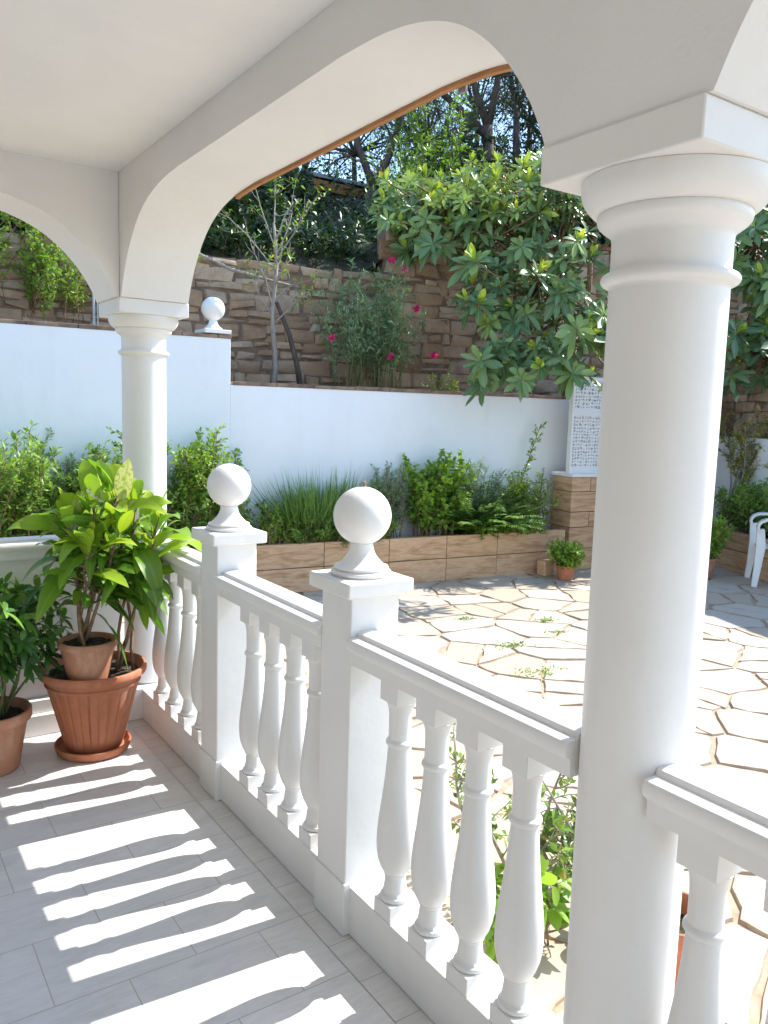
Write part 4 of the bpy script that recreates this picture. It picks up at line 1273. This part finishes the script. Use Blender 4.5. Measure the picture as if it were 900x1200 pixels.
# fine-leaved bush on top of the tall stone wall
def hill_shrub(label, s, D, z, ss_, sd, n, h, seed, mt, LL=.06, LW=.02, tw=12, tl=.35, lpt=10, **k):
    r = thing('hillside_shrub', label, 'shrub', tuple(W(s, D, z)), 'shrubs on the hillside behind the stone wall')
    bush(r, seed, lambda q: W(s + q.uniform(-ss_, ss_), D + q.uniform(-sd, sd), z), n=n, h=h, lean=.45, twigs=tw, tl=tl, lpt=lpt, LL=LL, LW=LW, mt=mt, stem_mt=BARK, r0=.012, tipbright=.3, **k)


hill_shrub('green loose shrub with narrow leaves on top of the taller stone wall', 1.9, 2.0, 3.55, .8, .3, 34, (.5, 1.15), 111, L_MID, .08, .02)
hill_shrub('dark evergreen shrub on the hillside just right of the arch springing', -1.2, 2.9, 3.1, .9, .5, 60, (.6, 1.3), 112, L_DARK, .12, .05, 14, .3, 12)
hill_shrub('dark evergreen shrub behind the slender young tree', .2, 3.4, 3.2, .6, .3, 34, (.3, .65), 113, L_SHADE, .12, .05, 14, .3, 12)
hill_shrub('low dark trailing shrub along the top edge of the retaining wall', -.75, 2.0, 3.05, 1.2, .22, 60, (.2, .5), 132, L_DARK, .09, .035, 8, .2, 9)
hill_shrub('grass-like dry shrub on the wall top left of the dark tree trunk', .55, 2.1, 3.05, .35, .15, 50, (.2, .55), 114, L_GRASS, .10, .008, 7, .12, 6)
hill_shrub('black-green clipped hedge far up the hillside between the trees', 4.6, 5.2, 4.3, 1.5, .6, 70, (1.0, 1.9), 115, L_SHADE, .18, .08, 14, .45, 11)
hill_shrub('deep green shrub on the hillside left of the shed', -.3, 6.0, 4.1, 1.6, .6, 60, (.9, 1.9), 116, L_SHADE, .18, .07, 14, .5, 11)
hill_shrub('dark shrub far left on the hillside above the climber', -3.8, 3.0, 3.2, 1.6, .6, 60, (.8, 1.6), 117, L_DARK, .15, .06, 12, .4, 10)
hill_shrub('pale green young shrub growing between the trees behind the glossy shrub', 3.0, 4.4, 4.1, .35, .3, 22, (1.2, 2.3), 118, L_BRIGHT, .10, .035, 14, .35, 10)
hill_shrub('dark thicket under the trees at the far right', 6.0, 4.5, 4.2, 2.0, .8, 60, (.8, 1.7), 119, L_SHADE, .18, .07, 12, .45, 10)


# ground cover on the hillside
rg = np.random.default_rng(130); LF = Leafer()
for i in range(42000):
    s_ = rg.uniform(-7, 9); D = 1.85 + 9 * rg.random() ** 1.6
    tone = .5 + .5 * math.sin(s_ * 3.1 + 2 * math.sin(D * 2.3))
    h_ = .28 * rg.random() * (1.2 + math.sin(s_ * 5 + D * 4))
    LF.add(W(s_, D, terr(s_, D) + h_), rg.normal(0, 1, 3) + np.array([0, 0, .8]), rg.normal(0, .6, 3) + np.array([0, -.3, 1.0]), rg.uniform(.08, .19), rg.uniform(.025, .06), np.clip(tone * .6 + rg.normal(.1, .15), 0, 1), .25)
o = LF.build('ground_cover', T_KITE, L_DARK, None); o['kind'] = 'stuff'


# ---- trees
def tree(label, base, trunk, limbs, seed, mt, crown_n=24, tl=.9, lpt=14, LL=.12, LW=.02, r0=.14, levels=3, crown_r=1.1, name='tree'):
    rg = np.random.default_rng(seed)
    r = thing(name, label, 'tree', tuple(base), 'trees on the hillside'); m = MB(); LF = Leafer()
    base = np.array(base, float)
    tr = [base + np.array(p, float) for p in trunk]; m.tube(tr, np.linspace(r0, r0 * .62, len(tr)), 9)
    ends = []
    for lb in limbs:
        pts = [tr[-1] if lb[0] is None else along(np.array(tr), lb[0])[0]] + [base + np.array(p, float) for p in lb[1]]
        m.tube(pts, np.linspace(r0 * .55, r0 * .22, len(pts)), 7); pts = np.array(pts)
        for k in range(lb[2]):
            p, d = along(pts, rg.uniform(.35, 1) if k else .999)
            q = nrm(d * .6 + rg.normal(0, .7, 3) + np.array([0, 0, .25]))
            br = poly(rg, p, q, rg.uniform(.7, 1.5) * crown_r, 6, .18, .02); m.tube(br, np.linspace(r0 * .16, r0 * .05, len(br)), 5, caps=False)
            for j in range(crown_n // 3):
                p2, d2 = along(br, rg.uniform(.3, .999)); t2 = poly(rg, p2, nrm(d2 * .6 + rg.normal(0, .7, 3)), tl * rg.uniform(.4, 1), 4, .2, 0)
                m.tube(t2, np.linspace(.010, .004, len(t2)), 4, caps=False)
                tone = np.clip(rg.normal(.45, .25), 0, 1)
                for q_ in range(lpt):
                    p3, d3 = along(t2, rg.uniform(.25, .999)); ld = nrm(d3 * .6 + rg.normal(0, .7, 3))
                    LF.add(p3, ld, np.array([0, 0, 1]) + rg.normal(0, .6, 3), LL * rg.uniform(.6, 1.2), LW * rg.uniform(.7, 1.2), np.clip(tone + rg.normal(0, .12), 0, 1), .1)
    obj('trunk', m, BARK, r, sharp=0, fixn=False); LF.build('crown', T_SMALL, mt, r)


b = px(424, 296, 12.5); b[2] -= .3
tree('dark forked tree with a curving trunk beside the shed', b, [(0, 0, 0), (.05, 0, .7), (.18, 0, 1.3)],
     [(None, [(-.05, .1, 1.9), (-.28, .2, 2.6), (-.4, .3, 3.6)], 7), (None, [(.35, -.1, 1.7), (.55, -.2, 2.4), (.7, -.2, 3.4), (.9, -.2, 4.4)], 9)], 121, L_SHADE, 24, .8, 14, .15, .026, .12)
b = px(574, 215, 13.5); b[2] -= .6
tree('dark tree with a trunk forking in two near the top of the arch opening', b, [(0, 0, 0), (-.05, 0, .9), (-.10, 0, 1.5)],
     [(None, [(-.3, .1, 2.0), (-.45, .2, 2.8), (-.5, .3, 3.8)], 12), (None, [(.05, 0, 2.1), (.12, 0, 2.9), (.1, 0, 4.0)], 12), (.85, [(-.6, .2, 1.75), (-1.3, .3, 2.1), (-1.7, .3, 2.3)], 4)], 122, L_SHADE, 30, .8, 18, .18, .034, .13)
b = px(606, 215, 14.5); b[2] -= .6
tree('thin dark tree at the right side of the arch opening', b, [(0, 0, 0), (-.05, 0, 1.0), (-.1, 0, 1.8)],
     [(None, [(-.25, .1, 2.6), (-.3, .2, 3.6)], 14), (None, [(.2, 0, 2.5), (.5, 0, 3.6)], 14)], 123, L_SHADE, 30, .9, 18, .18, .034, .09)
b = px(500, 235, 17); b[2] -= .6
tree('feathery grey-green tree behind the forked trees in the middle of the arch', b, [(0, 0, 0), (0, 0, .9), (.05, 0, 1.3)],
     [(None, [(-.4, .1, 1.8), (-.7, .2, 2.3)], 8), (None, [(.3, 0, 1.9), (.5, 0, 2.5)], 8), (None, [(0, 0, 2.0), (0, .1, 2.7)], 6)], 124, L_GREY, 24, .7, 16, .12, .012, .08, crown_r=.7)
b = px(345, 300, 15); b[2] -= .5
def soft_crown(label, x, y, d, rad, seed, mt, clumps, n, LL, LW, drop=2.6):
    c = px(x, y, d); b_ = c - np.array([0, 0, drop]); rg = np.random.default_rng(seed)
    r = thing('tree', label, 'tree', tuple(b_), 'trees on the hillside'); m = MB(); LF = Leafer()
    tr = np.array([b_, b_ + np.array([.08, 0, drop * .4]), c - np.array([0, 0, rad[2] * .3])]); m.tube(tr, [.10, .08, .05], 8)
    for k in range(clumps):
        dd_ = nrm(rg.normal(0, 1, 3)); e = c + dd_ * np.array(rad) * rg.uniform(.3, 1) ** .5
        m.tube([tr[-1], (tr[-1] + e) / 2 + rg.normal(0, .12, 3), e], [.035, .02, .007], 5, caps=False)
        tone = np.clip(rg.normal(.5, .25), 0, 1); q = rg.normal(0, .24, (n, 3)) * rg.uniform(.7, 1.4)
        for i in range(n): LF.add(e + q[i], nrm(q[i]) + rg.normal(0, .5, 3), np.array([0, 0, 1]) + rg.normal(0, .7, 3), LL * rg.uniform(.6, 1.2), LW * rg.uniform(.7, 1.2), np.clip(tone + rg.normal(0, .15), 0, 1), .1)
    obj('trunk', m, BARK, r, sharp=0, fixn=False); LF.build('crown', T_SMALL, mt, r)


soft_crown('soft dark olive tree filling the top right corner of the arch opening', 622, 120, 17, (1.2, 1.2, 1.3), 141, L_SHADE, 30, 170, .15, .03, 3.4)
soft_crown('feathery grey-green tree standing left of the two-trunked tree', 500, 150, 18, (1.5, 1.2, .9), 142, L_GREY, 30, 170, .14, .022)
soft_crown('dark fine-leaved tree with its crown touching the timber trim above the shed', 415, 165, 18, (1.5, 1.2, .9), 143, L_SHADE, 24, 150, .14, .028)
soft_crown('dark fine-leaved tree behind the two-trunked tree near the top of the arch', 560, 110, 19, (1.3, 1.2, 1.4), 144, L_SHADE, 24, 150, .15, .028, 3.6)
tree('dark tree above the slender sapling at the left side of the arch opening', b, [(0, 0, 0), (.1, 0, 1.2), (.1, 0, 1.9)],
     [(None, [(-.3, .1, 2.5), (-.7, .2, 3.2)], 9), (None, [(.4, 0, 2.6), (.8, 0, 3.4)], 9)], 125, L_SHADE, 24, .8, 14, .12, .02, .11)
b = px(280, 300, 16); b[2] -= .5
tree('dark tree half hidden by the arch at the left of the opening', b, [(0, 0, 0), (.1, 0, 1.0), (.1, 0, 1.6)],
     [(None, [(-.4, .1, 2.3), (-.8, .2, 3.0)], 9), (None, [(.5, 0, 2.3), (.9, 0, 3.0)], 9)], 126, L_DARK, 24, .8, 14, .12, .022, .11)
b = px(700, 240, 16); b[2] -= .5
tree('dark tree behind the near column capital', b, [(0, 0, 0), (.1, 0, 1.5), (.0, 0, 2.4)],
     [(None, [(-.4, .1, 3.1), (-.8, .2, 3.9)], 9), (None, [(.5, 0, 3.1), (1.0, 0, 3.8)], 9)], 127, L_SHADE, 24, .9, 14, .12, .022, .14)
def dense_tree(label, base, c, rad, seed, mt, clumps=60, n=170, LL=.20, LW=.085):
    rg = np.random.default_rng(seed); r = thing('tree', label, 'tree', tuple(base), 'trees on the bank at the right'); m = MB(); LF = Leafer()
    base = np.array(base, float); c = np.array(c, float); rad = np.array(rad, float)
    tr = np.array([base, (base + c) / 2 + np.array([.1, 0, -.2]), c - np.array([0, 0, rad[2] * .4])]); m.tube(tr, [.17, .13, .10], 9)
    for k in range(clumps):
        d = nrm(rg.normal(0, 1, 3)); e = c + d * rad * rg.uniform(.35, 1) ** .5
        mid = (tr[-1] + e) / 2 + rg.normal(0, .15, 3); m.tube([tr[-1], mid, e], [.045, .025, .008], 5, caps=False)
        tone = np.clip(rg.normal(.45, .22), 0, 1); q = rg.normal(0, .26, (n, 3)) * rg.uniform(.8, 1.3)
        for i in range(n): LF.add(e + q[i], rg.normal(0, 1, 3) + np.array([0, 0, -.1]), np.array([0, 0, 1]) + rg.normal(0, .7, 3), LL * rg.uniform(.6, 1.2), LW * rg.uniform(.7, 1.2), np.clip(tone + rg.normal(0, .15), 0, 1), .15)
    obj('trunk', m, BARK, r, sharp=0, fixn=False); LF.build('crown', T_SMALL, mt, r)


dense_tree('dense dark leafy tree on the bank beyond the side wall, right of the near column', (11.6, 7.0, 2.9), (11.3, 8.5, 5.2), (1.6, 1.9, 2.3), 128, L_DARK, clumps=130, n=150)
dense_tree('tall dense tree further back on the bank at the right', (12.6, 9.6, 3.4), (12.2, 9.6, 6.0), (1.7, 1.7, 2.6), 129, L_DARK)

# ================================================================== CHAIR
cx, cy = 8.05, 4.45
ch = thing('plastic_chair', 'white moulded plastic garden chair on the patio at the right picture edge', 'chair', (cx, cy, ZP))
fa = nrm(np.array([-.62, .78])); fb = np.array([fa[1], -fa[0]])    # facing direction, and its left side


def cp(a, b_, z): return np.array([cx + fa[0] * a + fb[0] * b_, cy + fa[1] * a + fb[1] * b_, ZP + z])


def flat_tube(m, pts, w, t, wdir):
    """a flat moulded band that follows pts"""
    pts = [np.array(p, float) for p in pts]; vs = []
    for i, p in enumerate(pts):
        d = nrm(pts[min(i + 1, len(pts) - 1)] - pts[max(0, i - 1)]); wd = nrm(np.array(wdir) - d * (np.array(wdir) @ d)); nn = np.cross(d, wd)
        ww = w[i] if hasattr(w, '__len__') else w
        for (a, b_) in ((-1, -1), (1, -1), (1, 1), (-1, 1)): vs.append(p + wd * ww / 2 * a + nn * t / 2 * b_)
    n = len(pts)
    m.add(vs, [(4 * i + k, 4 * i + (k + 1) % 4, 4 * i + 4 + (k + 1) % 4, 4 * i + 4 + k) for i in range(n - 1) for k in range(4)] + [(3, 2, 1, 0), (4 * n - 4, 4 * n - 3, 4 * n - 2, 4 * n - 1)])


f3 = np.array([fa[0], fa[1], 0]); b3 = np.array([fb[0], fb[1], 0])
m = MB(); vs = []
for j in range(9):
    for i in range(9):
        a = -.21 + .44 * j / 8; q = -.22 + .44 * i / 8; z = .41 - .025 * (1 - ((i - 4) / 4) ** 2) * (1 - ((j - 4) / 4) ** 4) - (.03 if j == 8 else 0)
        vs.append(cp(a, q, z))
k = len(vs); vs += [v - np.array([0, 0, .012]) for v in vs]
fs = [(j * 9 + i, j * 9 + i + 1, (j + 1) * 9 + i + 1, (j + 1) * 9 + i) for j in range(8) for i in range(8)]
fs2 = [tuple(reversed([q + k for q in f])) for f in fs]
edge = [i for i in range(9)] + [j * 9 + 8 for j in range(1, 9)] + [72 + i for i in range(7, -1, -1)] + [j * 9 for j in range(7, 0, -1)]
m.add(vs, fs + fs2 + [(edge[i], edge[(i + 1) % len(edge)], edge[(i + 1) % len(edge)] + k, edge[i] + k) for i in range(len(edge))]); obj('seat', m, PLASTIC, ch, sharp=50)
m = MB()
for q in np.linspace(-.19, .19, 8):
    flat_tube(m, [cp(-.22, q, .42), cp(-.25, q, .55), cp(-.29, q, .72), cp(-.33, q * .95, .85)], .034, .010, b3)
flat_tube(m, [cp(-.33, -.22, .80), cp(-.34, -.17, .855), cp(-.345, 0, .875), cp(-.34, .17, .855), cp(-.33, .22, .80)], .06, .016, (0, 0, 1))
obj('backrest', m, PLASTIC, ch, sharp=50, bevel=.003)
for sg in (-1, 1):
    m = MB(); flat_tube(m, [cp(-.32, .235 * sg, .72), cp(-.2, .27 * sg, .70), cp(0, .285 * sg, .695), cp(.14, .285 * sg, .702), cp(.20, .28 * sg, .698), cp(.245, .275 * sg, .680), cp(.272, .27 * sg, .650), cp(.278, .265 * sg, .615), cp(.262, .26 * sg, .575)],
                        [.06, .075, .08, .09, .092, .092, .09, .085, .075], .028, b3); obj('armrest', m, PLASTIC, ch, sharp=50, bevel=.006)
    m = MB(); flat_tube(m, [cp(.25, .258 * sg, .60), cp(.235, .245 * sg, .42), cp(.25, .25 * sg, .2), cp(.27, .26 * sg, .0)], [.075, .09, .07, .055], .045, f3); obj('leg', m, PLASTIC, ch, sharp=50, bevel=.006)
    m = MB(); flat_tube(m, [cp(-.30, .235 * sg, .74), cp(-.24, .235 * sg, .42), cp(-.27, .245 * sg, .2), cp(-.31, .255 * sg, .0)], [.04, .06, .05, .04], .035, f3); obj('leg', m, PLASTIC, ch, sharp=50, bevel=.006)

# ================================================================== LIGHT, SKY, CAMERA
SUN = nrm(np.array([1.0, -.06, 1.0]))
el = math.asin(SUN[2]); az = math.atan2(SUN[0], SUN[1])
w = bpy.data.worlds.new('World'); S.world = w; w.use_nodes = True
nt = w.node_tree; bg = nt.nodes['Background']
sky = nt.nodes.new('ShaderNodeTexSky'); sky.sky_type = 'NISHITA'; sky.sun_disc = False
sky.sun_elevation = el; sky.sun_rotation = az; sky.air_density = 1.0; sky.dust_density = .3; sky.ozone_density = 5.0
nt.links.new(mixc(nt, 1.0, sky.outputs[0], (1.08, 1.0, .88), 'MULTIPLY'), bg.inputs[0]); bg.inputs[1].default_value = .15
sl = bpy.data.lights.new('sun', 'SUN'); sl.energy = 2.8; sl.angle = R(.53); sl.color = (1, .955, .89)
so = bpy.data.objects.new('sun', sl); COL.objects.link(so)
so.rotation_euler = Vector((-SUN[0], -SUN[1], -SUN[2])).to_track_quat('-Z', 'Y').to_euler()

cam = bpy.data.cameras.new('camera'); co = bpy.data.objects.new('camera', cam); COL.objects.link(co)
cam.sensor_fit = 'VERTICAL'; cam.sensor_height = 24; cam.lens = 24 * F; cam.clip_start = .05; cam.clip_end = 1000
from mathutils import Matrix
co.matrix_world = Matrix(((_r[0], _u[0], -_f[0], CAM[0]), (_r[1], _u[1], -_f[1], CAM[1]), (_r[2], _u[2], -_f[2], CAM[2]), (0, 0, 0, 1)))
S.camera = co
S.view_settings.view_transform = 'Standard'; S.view_settings.look = 'None'; S.view_settings.exposure = 1.70; S.view_settings.gamma = 1
S.cycles.max_bounces = 10; S.cycles.diffuse_bounces = 6
